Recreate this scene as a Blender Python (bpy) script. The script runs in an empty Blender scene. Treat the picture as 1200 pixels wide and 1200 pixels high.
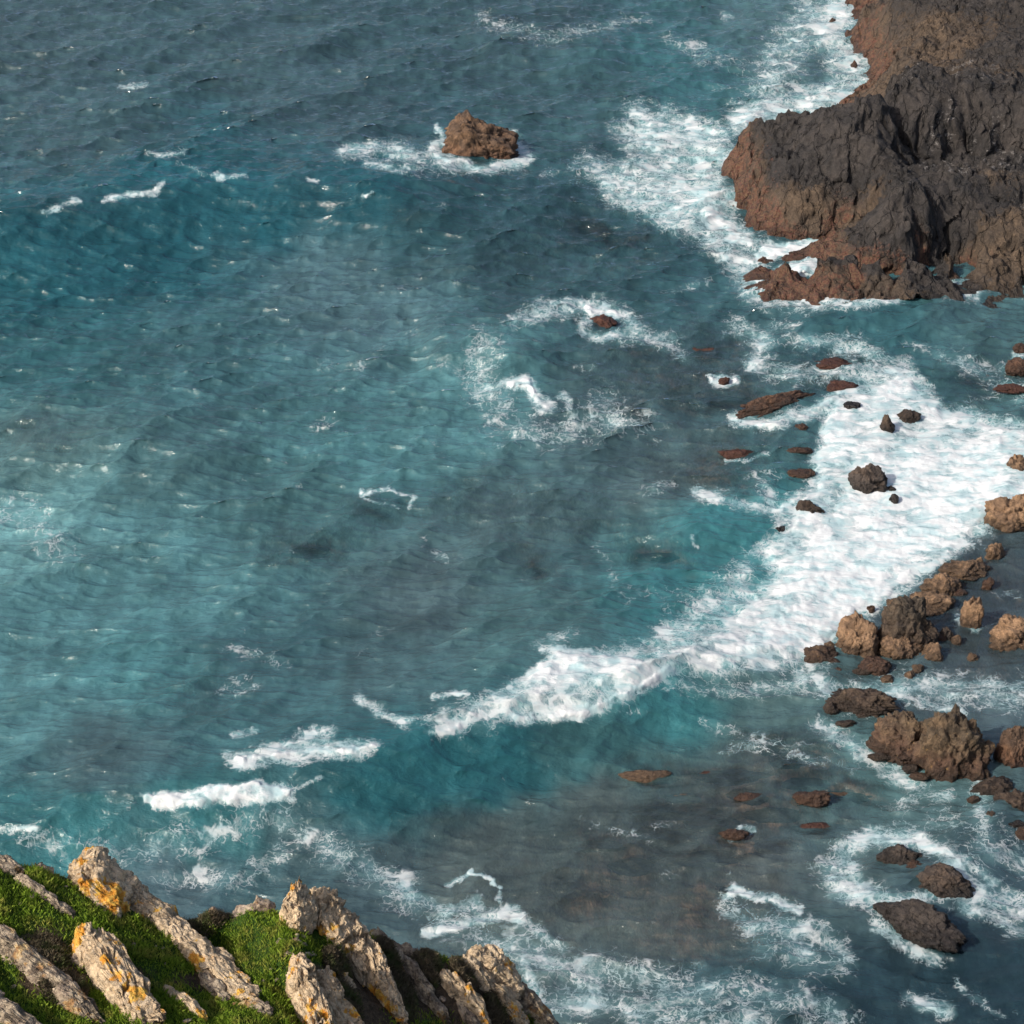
import bpy, bmesh, math, random
import numpy as np
from mathutils import Vector, Matrix
D = bpy.data
scene = bpy.context.scene
COL = scene.collection
R = math.radians

# ------------------------------------------------------------------ camera, sky, sun, exposure
H, PITCH, FPX = 50.0, 32.0, 2599.0
cam_d = D.cameras.new('camera'); cam = D.objects.new('camera', cam_d); COL.objects.link(cam)
cam.location = (0, 0, H); cam.rotation_euler = (R(90 - PITCH), 0, 0)
cam_d.sensor_width = 36; cam_d.lens = 36 * FPX / 1200; cam_d.clip_start = 0.5; cam_d.clip_end = 30000
scene.camera = cam
SUN_EL, SUN_AZ = 38.0, -124.0        # azimuth measured from +Y (view direction) to the right
world = D.worlds.new('World'); scene.world = world; world.use_nodes = True
wn = world.node_tree.nodes; wl = world.node_tree.links
sky = wn.new('ShaderNodeTexSky'); sky.sky_type = 'NISHITA'; sky.sun_disc = False
sun_dir = Vector((math.sin(R(SUN_AZ)) * math.cos(R(SUN_EL)), math.cos(R(SUN_AZ)) * math.cos(R(SUN_EL)), math.sin(R(SUN_EL))))
az = math.atan2(sun_dir.x, sun_dir.y)
sky.sun_elevation = R(SUN_EL); sky.sun_rotation = az % (2 * math.pi)
sky.air_density = 1.0; sky.dust_density = 4.5; sky.ozone_density = 1.0
wl.new(sky.outputs[0], wn['Background'].inputs[0]); wn['Background'].inputs[1].default_value = 0.15
sd = D.lights.new('sun', 'SUN'); sd.energy = 4.2; sd.angle = R(1.0); sd.color = (1, 0.93, 0.83)
so = D.objects.new('sun', sd); COL.objects.link(so)
so.rotation_euler = (-sun_dir).to_track_quat('-Z', 'Y').to_euler()
scene.view_settings.view_transform = 'Standard'; scene.view_settings.look = 'None'
scene.view_settings.exposure = 0.22; scene.view_settings.gamma = 1
scene.render.engine = 'CYCLES'
scene.cycles.use_denoising = True; scene.cycles.max_bounces = 6; scene.cycles.transparent_max_bounces = 8
scene.cycles.use_adaptive_sampling = True; scene.cycles.adaptive_threshold = 0.015

# ------------------------------------------------------------------ picture point -> world point
cp, sp = math.cos(R(PITCH)), math.sin(R(PITCH))
def at(px, py, z=0.0):
    a = (px - 600) / FPX; b = (600 - py) / FPX
    dx, dy, dz = a, cp + b * sp, -sp + b * cp
    t = (z - H) / dz
    return np.array([dx * t, dy * t, z])
def proj(x, y, z):
    f = y * cp - (z - H) * sp
    u = y * sp + (z - H) * cp
    return 600 + FPX * x / f, 600 - FPX * u / f

# ------------------------------------------------------------------ noise
_rs = np.random.RandomState(7)
PERM = np.tile(_rs.permutation(256), 3).astype(np.int32)
_g = _rs.normal(size=(256, 3)); GR = (_g / np.linalg.norm(_g, axis=1)[:, None]).astype(np.float32)
def noise(x, y, z=0.0, s=0):
    x = np.asarray(x, np.float32); y = np.asarray(y, np.float32)
    x, y, z = np.broadcast_arrays(x, y, np.asarray(z, np.float32))
    xi = np.floor(x).astype(np.int64); yi = np.floor(y).astype(np.int64); zi = np.floor(z).astype(np.int64)
    fx, fy, fz = x - xi, y - yi, z - zi
    xi = (xi + s * 37) & 255; yi = (yi + s * 17) & 255; zi = (zi + s * 91) & 255
    u = fx * fx * fx * (fx * (fx * 6 - 15) + 10); v = fy * fy * fy * (fy * (fy * 6 - 15) + 10); w = fz * fz * fz * (fz * (fz * 6 - 15) + 10)
    def c(i, j, k):
        h = PERM[PERM[PERM[(xi + i) & 255] + ((yi + j) & 255)] + ((zi + k) & 255)]
        g = GR[h]
        return g[..., 0] * (fx - i) + g[..., 1] * (fy - j) + g[..., 2] * (fz - k)
    def L(a, b, t): return a + (b - a) * t
    return L(L(L(c(0,0,0), c(1,0,0), u), L(c(0,1,0), c(1,1,0), u), v), L(L(c(0,0,1), c(1,0,1), u), L(c(0,1,1), c(1,1,1), u), v), w) * 1.6
def fbm(x, y, z=0.0, o=4, s=0, gain=0.5):
    a, f, r = 1.0, 1.0, 0
    for i in range(o):
        r = r + a * noise(x * f, y * f, np.asarray(z) * f, s + i); a *= gain; f *= 2.03
    return r
def ridged(x, y, z=0.0, o=4, s=0, gain=0.5):
    a, f, r = 1.0, 1.0, 0
    for i in range(o):
        r = r + a * (1 - 2 * np.abs(noise(x * f, y * f, np.asarray(z) * f, s + i))); a *= gain; f *= 2.1
    return r
def sstep(a, b, x):
    t = np.clip((x - a) / (b - a), 0, 1); return t * t * (3 - 2 * t)

def worley(x, y, z=None, s=0):
    """nearest jittered cell: returns distance, cell random numbers (4), offset from the cell's point"""
    three = z is not None; zz = z if three else np.zeros_like(x)
    xi, yi, zi = np.floor(x).astype(np.int64), np.floor(y).astype(np.int64), np.floor(zz).astype(np.int64)
    best = np.full(x.shape, 1e9); out = [np.zeros(x.shape) for _ in range(7)]; TB = _WT
    for i in (-1, 0, 1):
        for j in (-1, 0, 1):
            for k in ((-1, 0, 1) if three else (0,)):
                h = PERM[PERM[PERM[(xi + i + s * 13) & 255] + ((yi + j + s * 29) & 255)] + ((zi + k) & 255)]
                c = TB[h]; dx = x - (xi + i + c[..., 0]); dy = y - (yi + j + c[..., 1]); dz = (zz - (zi + k + c[..., 2])) if three else 0 * dx
                d = dx * dx + dy * dy + dz * dz; m = d < best; best = np.where(m, d, best)
                for q, v in enumerate((c[..., 3], c[..., 4], c[..., 5], c[..., 6], dx, dy, dz)): out[q] = np.where(m, v, out[q])
    return np.sqrt(best), out
_WT = np.random.RandomState(19).uniform(0, 1, (256, 7))
def blocks(x, y, z=None, s=0, tilt=1.0):
    """broken blocky relief: every cell is a plane of its own height and tilt"""
    d, o = worley(x, y, z, s)
    return (o[0] - .5) + tilt * ((o[1] - .5) * o[4] + (o[2] - .5) * o[5] + ((o[3] - .5) * o[6] if z is not None else 0))

# ------------------------------------------------------------------ object helpers
def tag(o, label=None, cat=None, group=None, kind=None):
    if label: o['label'] = label
    if cat: o['category'] = cat
    if group: o['group'] = group
    if kind: o['kind'] = kind
    return o
def mesh_obj(name, verts, faces, mat=None, parent=None, smooth=True, attrs=None, loc=None):
    me = D.meshes.new(name)
    verts = np.asarray(verts, np.float32); faces = np.asarray(faces, np.int32)
    n, k = len(faces), faces.shape[1]
    me.vertices.add(len(verts)); me.vertices.foreach_set('co', verts.ravel())
    me.loops.add(n * k); me.loops.foreach_set('vertex_index', faces.ravel())
    me.polygons.add(n); me.polygons.foreach_set('loop_start', np.arange(0, n * k, k, dtype=np.int32))
    me.polygons.foreach_set('loop_total', np.full(n, k, np.int32))
    me.polygons.foreach_set('use_smooth', np.full(n, smooth))
    me.update(calc_edges=True)
    for an, av in (attrs or {}).items():
        av = np.asarray(av, np.float32)
        if av.ndim == 1:
            A = me.attributes.new(an, 'FLOAT', 'POINT'); A.data.foreach_set('value', av)
        else:
            A = me.attributes.new(an, 'FLOAT_VECTOR', 'POINT'); A.data.foreach_set('vector', av.ravel())
    if mat: me.materials.append(mat)
    o = D.objects.new(name, me); COL.objects.link(o)
    if loc is not None: o.location = loc
    if parent: o.parent = parent
    return o
def grid_faces(nr, nc):
    i = np.arange(nr * nc).reshape(nr, nc)
    return np.stack([i[:-1, :-1], i[:-1, 1:], i[1:, 1:], i[1:, :-1]], -1).reshape(-1, 4)
_ico = {}
def ico(n):
    if n not in _ico:
        bm = bmesh.new(); bmesh.ops.create_icosphere(bm, subdivisions=n, radius=1)
        _ico[n] = (np.array([v.co[:] for v in bm.verts]), np.array([[v.index for v in f.verts] for f in bm.faces])); bm.free()
    return _ico[n]

# ------------------------------------------------------------------ node helpers
class NT:
    def __init__(s, name):
        s.m = D.materials.new(name); s.m.use_nodes = True; s.n = s.m.node_tree.nodes; s.l = s.m.node_tree.links
        s.n.clear(); s.out = s.n.new('ShaderNodeOutputMaterial')
    def new(s, t, ins=None, **kw):
        nd = s.n.new(t)
        for k, v in kw.items(): setattr(nd, k, v)
        for k, v in (ins or {}).items(): s.put(nd.inputs[k], v)
        return nd
    def put(s, sock, v):
        if isinstance(v, bpy.types.NodeSocket): s.l.new(v, sock)
        else:
            if sock.type == 'RGBA' and len(v) == 3: v = (*v, 1)
            sock.default_value = v
    def math(s, op, a, b=0.0, c=0.0, clamp=False):
        return s.new('ShaderNodeMath', {0: a, 1: b, 2: c}, operation=op, use_clamp=clamp).outputs[0]
    def attr(s, n, out='Fac'): return s.new('ShaderNodeAttribute', attribute_name=n).outputs[out]
    def pos(s): return s.new('ShaderNodeNewGeometry').outputs['Position']
    def obj(s): return s.new('ShaderNodeTexCoord').outputs['Object']
    def map(s, v, sc=(1, 1, 1), rot=(0, 0, 0), loc=(0, 0, 0)): return s.new('ShaderNodeMapping', {0: v, 'Scale': sc, 'Rotation': rot, 'Location': loc}).outputs[0]
    def noise(s, v, sc, det=4, rough=.55, dist=0.0, out=0): return s.new('ShaderNodeTexNoise', {'Vector': v, 'Scale': sc, 'Detail': det, 'Roughness': rough, 'Distortion': dist}).outputs[out]
    def vor(s, v, sc, feature='DISTANCE_TO_EDGE', out='Distance'): return s.new('ShaderNodeTexVoronoi', {'Vector': v, 'Scale': sc}, feature=feature).outputs[out]
    def mr(s, v, a, b, c=0.0, d=1.0, sm=True):
        return s.new('ShaderNodeMapRange', {0: v, 1: a, 2: b, 3: c, 4: d}, interpolation_type='SMOOTHSTEP' if sm else 'LINEAR').outputs[0]
    def mix(s, f, a, b, bt='MIX'):
        nd = s.new('ShaderNodeMix', data_type='RGBA', blend_type=bt)
        s.put(nd.inputs[0], f); s.put(nd.inputs[6], a); s.put(nd.inputs[7], b); return nd.outputs[2]
    def vadd(s, a, b, op='ADD'): return s.new('ShaderNodeVectorMath', {0: a, 1: b}, operation=op).outputs[0]
    def vscale(s, a, k): return s.new('ShaderNodeVectorMath', {0: a, 'Scale': k}, operation='SCALE').outputs[0]
    def bump(s, h, dist, strength=1.0, nrm=None):
        i = {'Height': h, 'Distance': dist, 'Strength': strength}
        if nrm is not None: i['Normal'] = nrm
        return s.new('ShaderNodeBump', i).outputs[0]
    def xyz(s, v): return s.new('ShaderNodeSeparateXYZ', {0: v}).outputs
    def done(s, sh): s.l.new(sh, s.out.inputs[0]); return s.m
def lin(c):
    c = np.asarray(c, float) / 255
    return np.where(c <= .04045, c / 12.92, ((c + .055) / 1.055) ** 2.4)

# ------------------------------------------------------------------ materials: rock
def rock_mat(name, main, second, red=0.0, redcol=(.13, .045, .03), wet=1.0, sc=1.0, lichen=0.0, rough=.85, specks=0.0, wetcol=.36, crack=.6):
    t = NT(name); P = t.pos(); O = P
    z = t.xyz(P)[2]
    n1 = t.noise(O, 1.1 * sc, 5, .6); n2 = t.noise(t.vadd(O, (7, 3, 1)), 5 * sc, 6, .65); n3 = t.noise(O, 26 * sc, 4, .7)
    c = t.mix(t.mr(n1, .38, .62), main, second)
    c = t.mix(t.mr(n2, .3, .75), t.vscale(c, .62), t.vscale(c, 1.35))
    c = t.mix(t.mr(n3, .4, .7), c, t.vscale(c, 1.3))
    warp = t.vadd(O, t.vscale(t.noise(O, 2.5 * sc, 3, out=1), .5))
    cr = t.vor(t.map(warp, (1, 1, .55)), 2.2 * sc); crm = t.mr(cr, 0.0, .055, 1, 0)
    c = t.mix(t.math('MULTIPLY', crm, crack), c, t.vscale(c, .35))
    zz = t.math('ADD', z, t.math('MULTIPLY', t.math('SUBTRACT', n1, .5), 2.2))
    if red:
        rm = t.math('MULTIPLY', t.mr(zz, .1, 1.5, 1, 0), t.mr(n2, .3, .5, .35, 1))
        c = t.mix(t.math('MULTIPLY', rm, red), c, redcol)
        om = t.math('MULTIPLY', t.mr(n3, .52, .62), t.mr(zz, .5, 1.6, 1, 0))
        c = t.mix(t.math('MULTIPLY', om, red * .6), c, (.20, .10, .035))
    wm = t.mr(t.math('ADD', z, t.math('MULTIPLY', t.math('SUBTRACT', n2, .5), .8)), .18, .70, 1, 0)
    if wet:
        wm = t.math('MULTIPLY', wm, wet)
        c = t.mix(wm, c, t.vscale(c, wetcol))
    if specks:
        s1 = t.math('MULTIPLY', t.mr(t.noise(O, 3.1, 5, .7), .62, .70), specks)
        c = t.mix(s1, c, (.42, .25, .09))
    if lichen:
        ln = t.noise(t.vadd(O, (3, 9, 4)), 2.6, 5, .62)
        lg = t.noise(t.vadd(O, (13, 2, 8)), 9, 5, .65)
        c = t.mix(t.mr(lg, .44, .62, 0, .6), c, (.62, .50, .35))
        c = t.mix(t.math('MULTIPLY', t.mr(ln, .56, .61), lichen), c, t.mix(t.mr(lg, .4, .6), (.55, .22, .02), (.62, .38, .07)))
        dk = t.noise(O, 14, 5, .7); c = t.mix(t.mr(dk, .58, .68, 0, .7), c, (.06, .05, .04))
    hgt = t.math('ADD', t.math('MULTIPLY', n2, .16 / sc), t.math('MULTIPLY', n3, .05 / sc))
    hgt = t.math('SUBTRACT', hgt, t.math('MULTIPLY', crm, .05 * crack / sc))
    b = t.bump(hgt, 1.0, .9)
    ro = t.math('SUBTRACT', rough, t.math('MULTIPLY', wm, .35)) if wet else rough
    s = t.new('ShaderNodeBsdfPrincipled', {'Base Color': c, 'Roughness': ro, 'Normal': b, 'Specular IOR Level': .35})
    return t.done(s.outputs[0])
M = {}
M['tan'] = rock_mat('tan_boulder_rock', (.25, .155, .09), (.16, .10, .062), crack=.35)
M['brown'] = rock_mat('brown_sea_rock', (.14, .083, .048), (.085, .055, .038), red=.35)
M['dark'] = rock_mat('dark_crag_rock', (.045, .036, .028), (.075, .055, .038), red=.12, specks=.0)
M['spot'] = rock_mat('spotted_crag_rock', (.062, .047, .033), (.115, .078, .047), red=.3, specks=.55)
M['red'] = rock_mat('red_weed_rock', (.12, .05, .035), (.085, .04, .03), red=.9)
M['wetblack'] = rock_mat('wet_black_rock', (.034, .027, .025), (.048, .038, .032), rough=.6)
M['grey'] = rock_mat('grey_brown_rock', (.085, .06, .045), (.06, .048, .042))
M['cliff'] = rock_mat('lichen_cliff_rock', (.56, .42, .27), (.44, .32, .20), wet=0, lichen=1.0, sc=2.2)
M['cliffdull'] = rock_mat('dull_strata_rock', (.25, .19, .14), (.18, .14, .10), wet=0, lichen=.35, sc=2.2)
M['stone'] = rock_mat('pale_stone', (.30, .24, .19), (.22, .16, .12), wet=0, lichen=.35, sc=4)

def headland_mat():
    t = NT('headland_basalt'); P = t.pos(); z = t.xyz(P)[2]
    n1 = t.noise(P, .55, 6, .6); n2 = t.noise(t.vadd(P, (3, 1, 9)), 2.6, 7, .68); n3 = t.noise(P, 11, 5, .7)
    dk = t.attr('dark'); rd = t.attr('redness')
    brown = t.mix(t.mr(n1, .35, .65), (.095, .066, .044), (.060, .045, .034))
    black = t.mix(t.mr(n1, .35, .65), (.021, .019, .019), (.038, .032, .029))
    f = t.mr(t.math('ADD', t.math('ADD', dk, .10), t.math('MULTIPLY', t.math('SUBTRACT', n2, .5), 1.1)), .38, .62)
    c = t.mix(f, brown, black)
    c = t.mix(t.mr(n2, .32, .72), t.vscale(c, .6), t.vscale(c, 1.3))
    c = t.mix(t.mr(n3, .42, .68), c, t.vscale(c, 1.35))
    v = t.map(t.vadd(P, t.vscale(t.noise(P, 1.3, 4, out=1), .9)), (1, 1, .3))
    cr = t.vor(v, .95); crm = t.mr(cr, 0, .045, 1, 0)
    c = t.mix(t.math('MULTIPLY', crm, .4), c, t.vscale(c, .4))
    rf = t.mr(t.math('ADD', rd, t.math('MULTIPLY', t.math('SUBTRACT', n2, .5), 1.6)), .32, .72)
    c = t.mix(rf, c, t.mix(t.mr(n3, .4, .62), t.mix(t.mr(n2, .4, .6), (.045, .022, .020), (.108, .040, .030)), (.13, .08, .046)))
    g = t.attr('guano')   # pale salt and droppings, and run-off streaks
    gn = t.noise(t.map(t.vadd(P, t.vscale(t.noise(P, .8, 3, out=1), 1.2)), (1, 2.6, 2.6), (0, 0, .5)), 1.6, 6, .7)
    c = t.mix(t.math('MULTIPLY', t.mr(g, .5, 1.0, 0, .6), t.mr(gn, .54, .64)), c, (.24, .225, .22))
    wet = t.mr(t.math('ADD', z, t.math('MULTIPLY', t.math('SUBTRACT', n2, .5), .9)), .05, .5, 1, 0)
    c = t.mix(wet, c, t.vscale(c, .6))
    h = t.math('ADD', t.math('MULTIPLY', n2, t.mr(dk, .6, 1.0, .36, .2)), t.math('MULTIPLY', n3, .08))
    h = t.math('SUBTRACT', h, t.math('MULTIPLY', crm, .12))
    s = t.new('ShaderNodeBsdfPrincipled', {'Base Color': c, 'Roughness': t.mr(wet, 0, 1, .8, .4), 'Normal': t.bump(h, 1.0, 1.0), 'Specular IOR Level': .35})
    return t.done(s.outputs[0])
M['headland'] = headland_mat()

# ------------------------------------------------------------------ sea
def water_mat():
    t = NT('sea_water'); P = t.pos()
    base = t.attr('body_colour', 'Color'); clr = t.attr('clarity'); foam = t.attr('foam')
    flat = t.map(P, (1, 1, 0))
    w1 = t.vscale(t.vadd(t.noise(flat, .5, 3, .55, out=1), (.5, .5, .5), 'SUBTRACT'), 1.7)
    w2 = t.vscale(t.vadd(t.noise(flat, 2.2, 3, .6, out=1), (.5, .5, .5), 'SUBTRACT'), .5)
    q = t.vadd(t.vadd(flat, w1), w2)
    def cells(v, sc): return t.new('ShaderNodeTexVoronoi', {'Vector': v, 'Scale': sc}, feature='F1', voronoi_dimensions='2D').outputs['Distance']
    e1 = cells(q, .85); e2 = cells(t.vadd(q, (4, 7, 0)), 2.1); e3 = cells(t.vadd(q, (1, 5, 0)), 5.0)
    nz = t.noise(flat, .9, 5, .65); nf = t.noise(flat, 7, 4, .7); nl = t.noise(t.map(flat, (.7, 1.35, 1), (0, 0, .75)), 1.3, 8, .62, .5)
    d = t.math('ADD', foam, t.math('MULTIPLY', t.math('SUBTRACT', nz, .5), t.mr(foam, 0, .25, 0, .8)))
    net = t.math('ADD', t.math('MULTIPLY', e1, .52), t.math('ADD', t.math('MULTIPLY', e2, .33), t.math('MULTIPLY', e3, .22)))
    net = t.math('ADD', net, t.math('MULTIPLY', t.math('SUBTRACT', nf, .5), .12))
    thr = t.new('ShaderNodeMapRange', {0: d, 1: .05, 2: .95, 3: .80, 4: .26}).outputs[0]
    fm0 = t.math('MULTIPLY', t.mr(t.math('SUBTRACT', net, thr), -.05, .16), t.mr(d, .08, .24))
    solid = t.mr(t.math('ADD', t.math('MINIMUM', d, 1.12), t.math('MULTIPLY', t.math('SUBTRACT', nl, .5), 1.25)), .70, 1.08)
    dn = t.math('ADD', d, t.math('MULTIPLY', t.math('SUBTRACT', nf, .5), .35))
    q2 = t.vadd(flat, t.vscale(w1, .55))
    def loops(sc, off, w0, w1_, lo, hi):     # closed curls of froth along the zero line of a noise
        n = t.math('ABSOLUTE', t.math('SUBTRACT', t.noise(t.vadd(q2, off), sc, 4.5, .58), .5))
        w = t.mr(d, lo, 1.0, w0, w1_, False)
        return t.math('MULTIPLY', t.math('SUBTRACT', 1.0, t.math('DIVIDE', n, w), clamp=True), t.mr(dn, lo, hi))
    lines = t.math('MAXIMUM', loops(.95, (9, 2, 0), .010, .032, .07, .26), loops(2.1, (2, 8, 0), .018, .06, .16, .40))
    lines = t.math('MAXIMUM', lines, loops(4.6, (5, 5, 0), .03, .11, .30, .60))
    lines = t.math('POWER', lines, .7)
    fm0 = t.math('MAXIMUM', t.math('MULTIPLY', fm0, .85), t.math('MULTIPLY', lines, t.mr(t.noise(flat, 1.7, 3, .6), .35, .62, .3, .95)))
    fm = t.math('MAXIMUM', t.math('MULTIPLY', fm0, t.mr(d, .1, .8, .62, .92)), solid)
    # aerated, milky water under and around the foam
    milk = t.math('MULTIPLY', t.mr(foam, .08, .75, 0, .8), t.mr(nz, .25, .7, .45, 1))
    body = t.mix(milk, base, (.14, .28, .30))
    pn = t.noise(t.map(P, (.6, 1.3, 1), (0, 0, -.3)), .22, 5, .6)
    ps = t.noise(t.map(P, (1.9, .55, 1), (0, 0, 1.15)), .55, 6, .65)      # streaks of sand and weed drawn out by the surge
    body = t.mix(t.mr(pn, .3, .72), t.vscale(body, .76), t.vscale(body, 1.18))
    body = t.mix(t.mr(ps, .35, .68), t.vscale(body, .80), t.vscale(body, 1.18))
    foamc = t.mix(t.mr(t.math('ADD', nl, t.math('MULTIPLY', t.math('SUBTRACT', nz, .5), .8)), .34, .60), (.36, .48, .51), (.56, .58, .59))
    # ripples
    r1 = t.noise(t.map(P, (.7, 1.3, 1), (0, 0, .12)), 2.0, 5, .62, .2); r2 = t.noise(t.map(P, (.8, 1.4, 1), (0, 0, -.5)), 6.5, 4, .6, .3)
    hh = t.math('ADD', t.math('MULTIPLY', r1, .13), t.math('MULTIPLY', r2, .03))
    bw = t.bump(hh, 1.0, .85)
    fh = t.math('ADD', t.math('MULTIPLY', fm, .05), t.math('MULTIPLY', t.math('MULTIPLY', nl, .16), fm))
    bf = t.bump(t.math('ADD', fh, t.math('MULTIPLY', nf, .04)), 1.0, .4)
    dif = t.new('ShaderNodeBsdfDiffuse', {'Color': body, 'Normal': bw}).outputs[0]
    tr = t.new('ShaderNodeBsdfTransparent', {'Color': (.80, .86, .84, 1)}).outputs[0]
    cf = t.math('MULTIPLY', clr, t.mr(milk, 0, .5, 1, .1))
    mixA = t.new('ShaderNodeMixShader', {0: cf, 1: dif, 2: tr}).outputs[0]
    gl = t.new('ShaderNodeBsdfGlossy', {'Color': (1, 1, 1, 1), 'Roughness': .11, 'Normal': bw}).outputs[0]
    fr = t.new('ShaderNodeFresnel', {'IOR': 1.42, 'Normal': bw}).outputs[0]
    mixB = t.new('ShaderNodeMixShader', {0: fr, 1: mixA, 2: gl}).outputs[0]
    fo = t.new('ShaderNodeBsdfPrincipled', {'Base Color': foamc, 'Roughness': .7, 'Normal': bf, 'Specular IOR Level': .2}).outputs[0]
    mixC = t.new('ShaderNodeMixShader', {0: fm, 1: mixB, 2: fo}).outputs[0]
    return t.done(mixC)
M['water'] = water_mat()

# fields laid over the sea, kept on a raster of picture points and read where each water vertex truly lies
STEP = 2.5; LO, HI = -250, 1450
gx, gy = np.meshgrid(np.arange(LO, HI, STEP), np.arange(LO, HI, STEP))
wx = gx + 9 * fbm(gx / 40, gy / 28, 0, 4, 3) + 3 * fbm(gx / 9, gy / 6, 0, 2, 13)
wy = gy + 6 * fbm(gx / 40, gy / 28, 0, 4, 9) + 2 * fbm(gx / 9, gy / 6, 0, 2, 23)
def seg_d(X, Y, pts, close=False):
    best = np.full(X.shape, 1e9); pts = [tuple(p) for p in pts]
    if close: pts = pts + pts[:1]
    for (x0, y0), (x1, y1) in zip(pts[:-1], pts[1:]):
        dx, dy = x1 - x0, y1 - y0; t = np.clip(((X - x0) * dx + (Y - y0) * dy) / (dx * dx + dy * dy + 1e-9), 0, 1)
        best = np.minimum(best, np.hypot(X - x0 - t * dx, Y - y0 - t * dy))
    return best
def inside(X, Y, pts):
    r = np.zeros(X.shape, bool); n = len(pts)
    for i in range(n):
        x0, y0 = pts[i]; x1, y1 = pts[(i + 1) % n]
        if y0 == y1: continue
        c = ((y0 > Y) != (y1 > Y)) & (X < (x1 - x0) * (Y - y0) / (y1 - y0) + x0); r ^= c
    return r
foam = np.zeros(gx.shape)
def stroke(pts, w, v, soft=1.0):
    global foam
    d = seg_d(wx, wy, pts); foam = np.maximum(foam, v * np.exp(-(d / w) ** 2 * 1.2 / soft))
def ring(cx, cy, rx, ry, w, v):
    global foam
    r = np.hypot((wx - cx) / rx, (wy - cy) / ry); d = np.abs(r - 1) * min(rx, ry)
    foam = np.maximum(foam, v * np.exp(-(d / w) ** 2))
def poly(pts, v, soft=12, core=None):
    global foam
    d = seg_d(wx, wy, pts, True); ins = inside(wx, wy, pts); sd = np.where(ins, d, -d)
    foam = np.maximum(foam, v * sstep(-soft, soft * .8, sd))

# great whitewash by the boulders
poly([(1000,452),(1060,437),(1110,478),(1200,500),(1290,520),(1290,590),(1185,592),(1150,622),(1110,655),(1070,685),(1040,705),(1000,722),(975,755),(955,775),(900,783),(840,786),(790,782),(772,765),(830,742),(880,702),(905,670),(885,648),(925,620),(935,590),(955,560),(955,530),(962,500),(975,475)], 1.0, 16)
poly([(980,560),(1180,500),(1180,590),(1090,660),(1010,715),(960,770),(840,782),(900,700),(950,620)], 1.25, 34)
poly([(875,650),(760,745),(600,800),(500,845),(520,862),(600,842),(780,782),(900,720)], .55, 22)
poly([(505,858),(560,825),(610,795),(650,762),(690,762),(740,768),(785,762),(800,786),(770,791),(740,815),(690,836),(640,845),(600,838),(560,846),(520,862)], .95, 9)
stroke([(600,838),(650,842),(700,832),(745,808),(790,784)], 9, 1.15)
stroke([(520,858),(580,830),(650,790),(700,770)], 7, .95)
stroke([(635,760),(700,765)], 6, .9); stroke([(510,815),(545,812)], 5, .8)
poly([(262,890),(330,868),(372,850),(395,853),(385,868),(445,868),(443,884),(350,894),(275,900)], .72, 9)
stroke([(280,890),(350,882),(440,876)], 7, .98); stroke([(340,868),(390,855)], 6, .9); stroke([(275,862),(300,856)], 4, .6)
poly([(170,932),(205,928),(250,920),(345,920),(346,932),(290,942),(250,944),(205,950),(175,946)], 1.2, 6)
stroke([(346,922),(375,912)], 3, .6)
stroke([(422,820),(440,830),(480,848)], 8, .7)
# round the headland
poly([(715,150),(745,135),(790,125),(850,150),(872,170),(850,200),(858,250),(880,275),(905,285),(895,330),(940,345),(1000,350),(1010,356),(920,362),(870,352),(855,318),(820,285),(760,255),(700,230),(695,205),(740,180)], .66, 18)
stroke([(750,140),(800,165),(850,180)], 22, .85); stroke([(790,220),(860,232)], 16, .8); stroke([(830,250),(880,285)], 12, .95)
poly([(905,318),(950,300),(1000,290),(990,318),(940,326)], 1.0, 6); poly([(878,292),(920,283),(970,276),(985,286),(930,302),(885,306)], 1.2, 5); stroke([(990,272),(1005,262)], 3, .9)
stroke([(880,320),(900,345),(960,355),(1020,352)], 9, .85); stroke([(1000,352),(1060,352)], 5, .7); stroke([(1070,300),(1120,296)], 9, .95); stroke([(1110,345),(1150,350)], 8, .6)
stroke([(1080,335),(1130,330),(1150,345)], 9, .7); stroke([(1150,342),(1210,340)], 8, .35)
stroke([(1000,5),(965,30),(985,60),(1005,90),(1022,115)], 26, .75); stroke([(870,140),(940,118),(1020,108)], 20, .85)
stroke([(960,20),(925,50),(900,110)], 34, .48); stroke([(690,195),(760,225)], 22, .5); stroke([(940,0),(985,35)],16,.5)
stroke([(850,18),(860,22)], 5, .6); stroke([(780,45),(870,80)], 14, .3)
stroke([(560,20),(640,45),(760,20)], 12, .32)
# islet
stroke([(405,178),(455,172),(515,192)], 13, .62); stroke([(430,190),(500,200),(560,196)], 8, .5); ring(558,180,50,20,6,.85); stroke([(515,182),(548,192)], 7, 1.1); stroke([(600,155),(608,185)],4,.9)
stroke([(515,150),(520,170)], 4, .8)
# small caps on the left
stroke([(48,247),(88,237)], 4.5, .95); stroke([(120,237),(160,230),(192,218)], 4, .9); stroke([(178,180),(215,178)], 4, .6)
stroke([(140,100),(175,102)], 4, .55); stroke([(358,209),(370,212)], 3, .9); stroke([(425,227),(438,226)], 3, .8); stroke([(210,190),(240,205)],4,.4)
stroke([(250,205),(285,205)], 3, .6)
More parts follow.
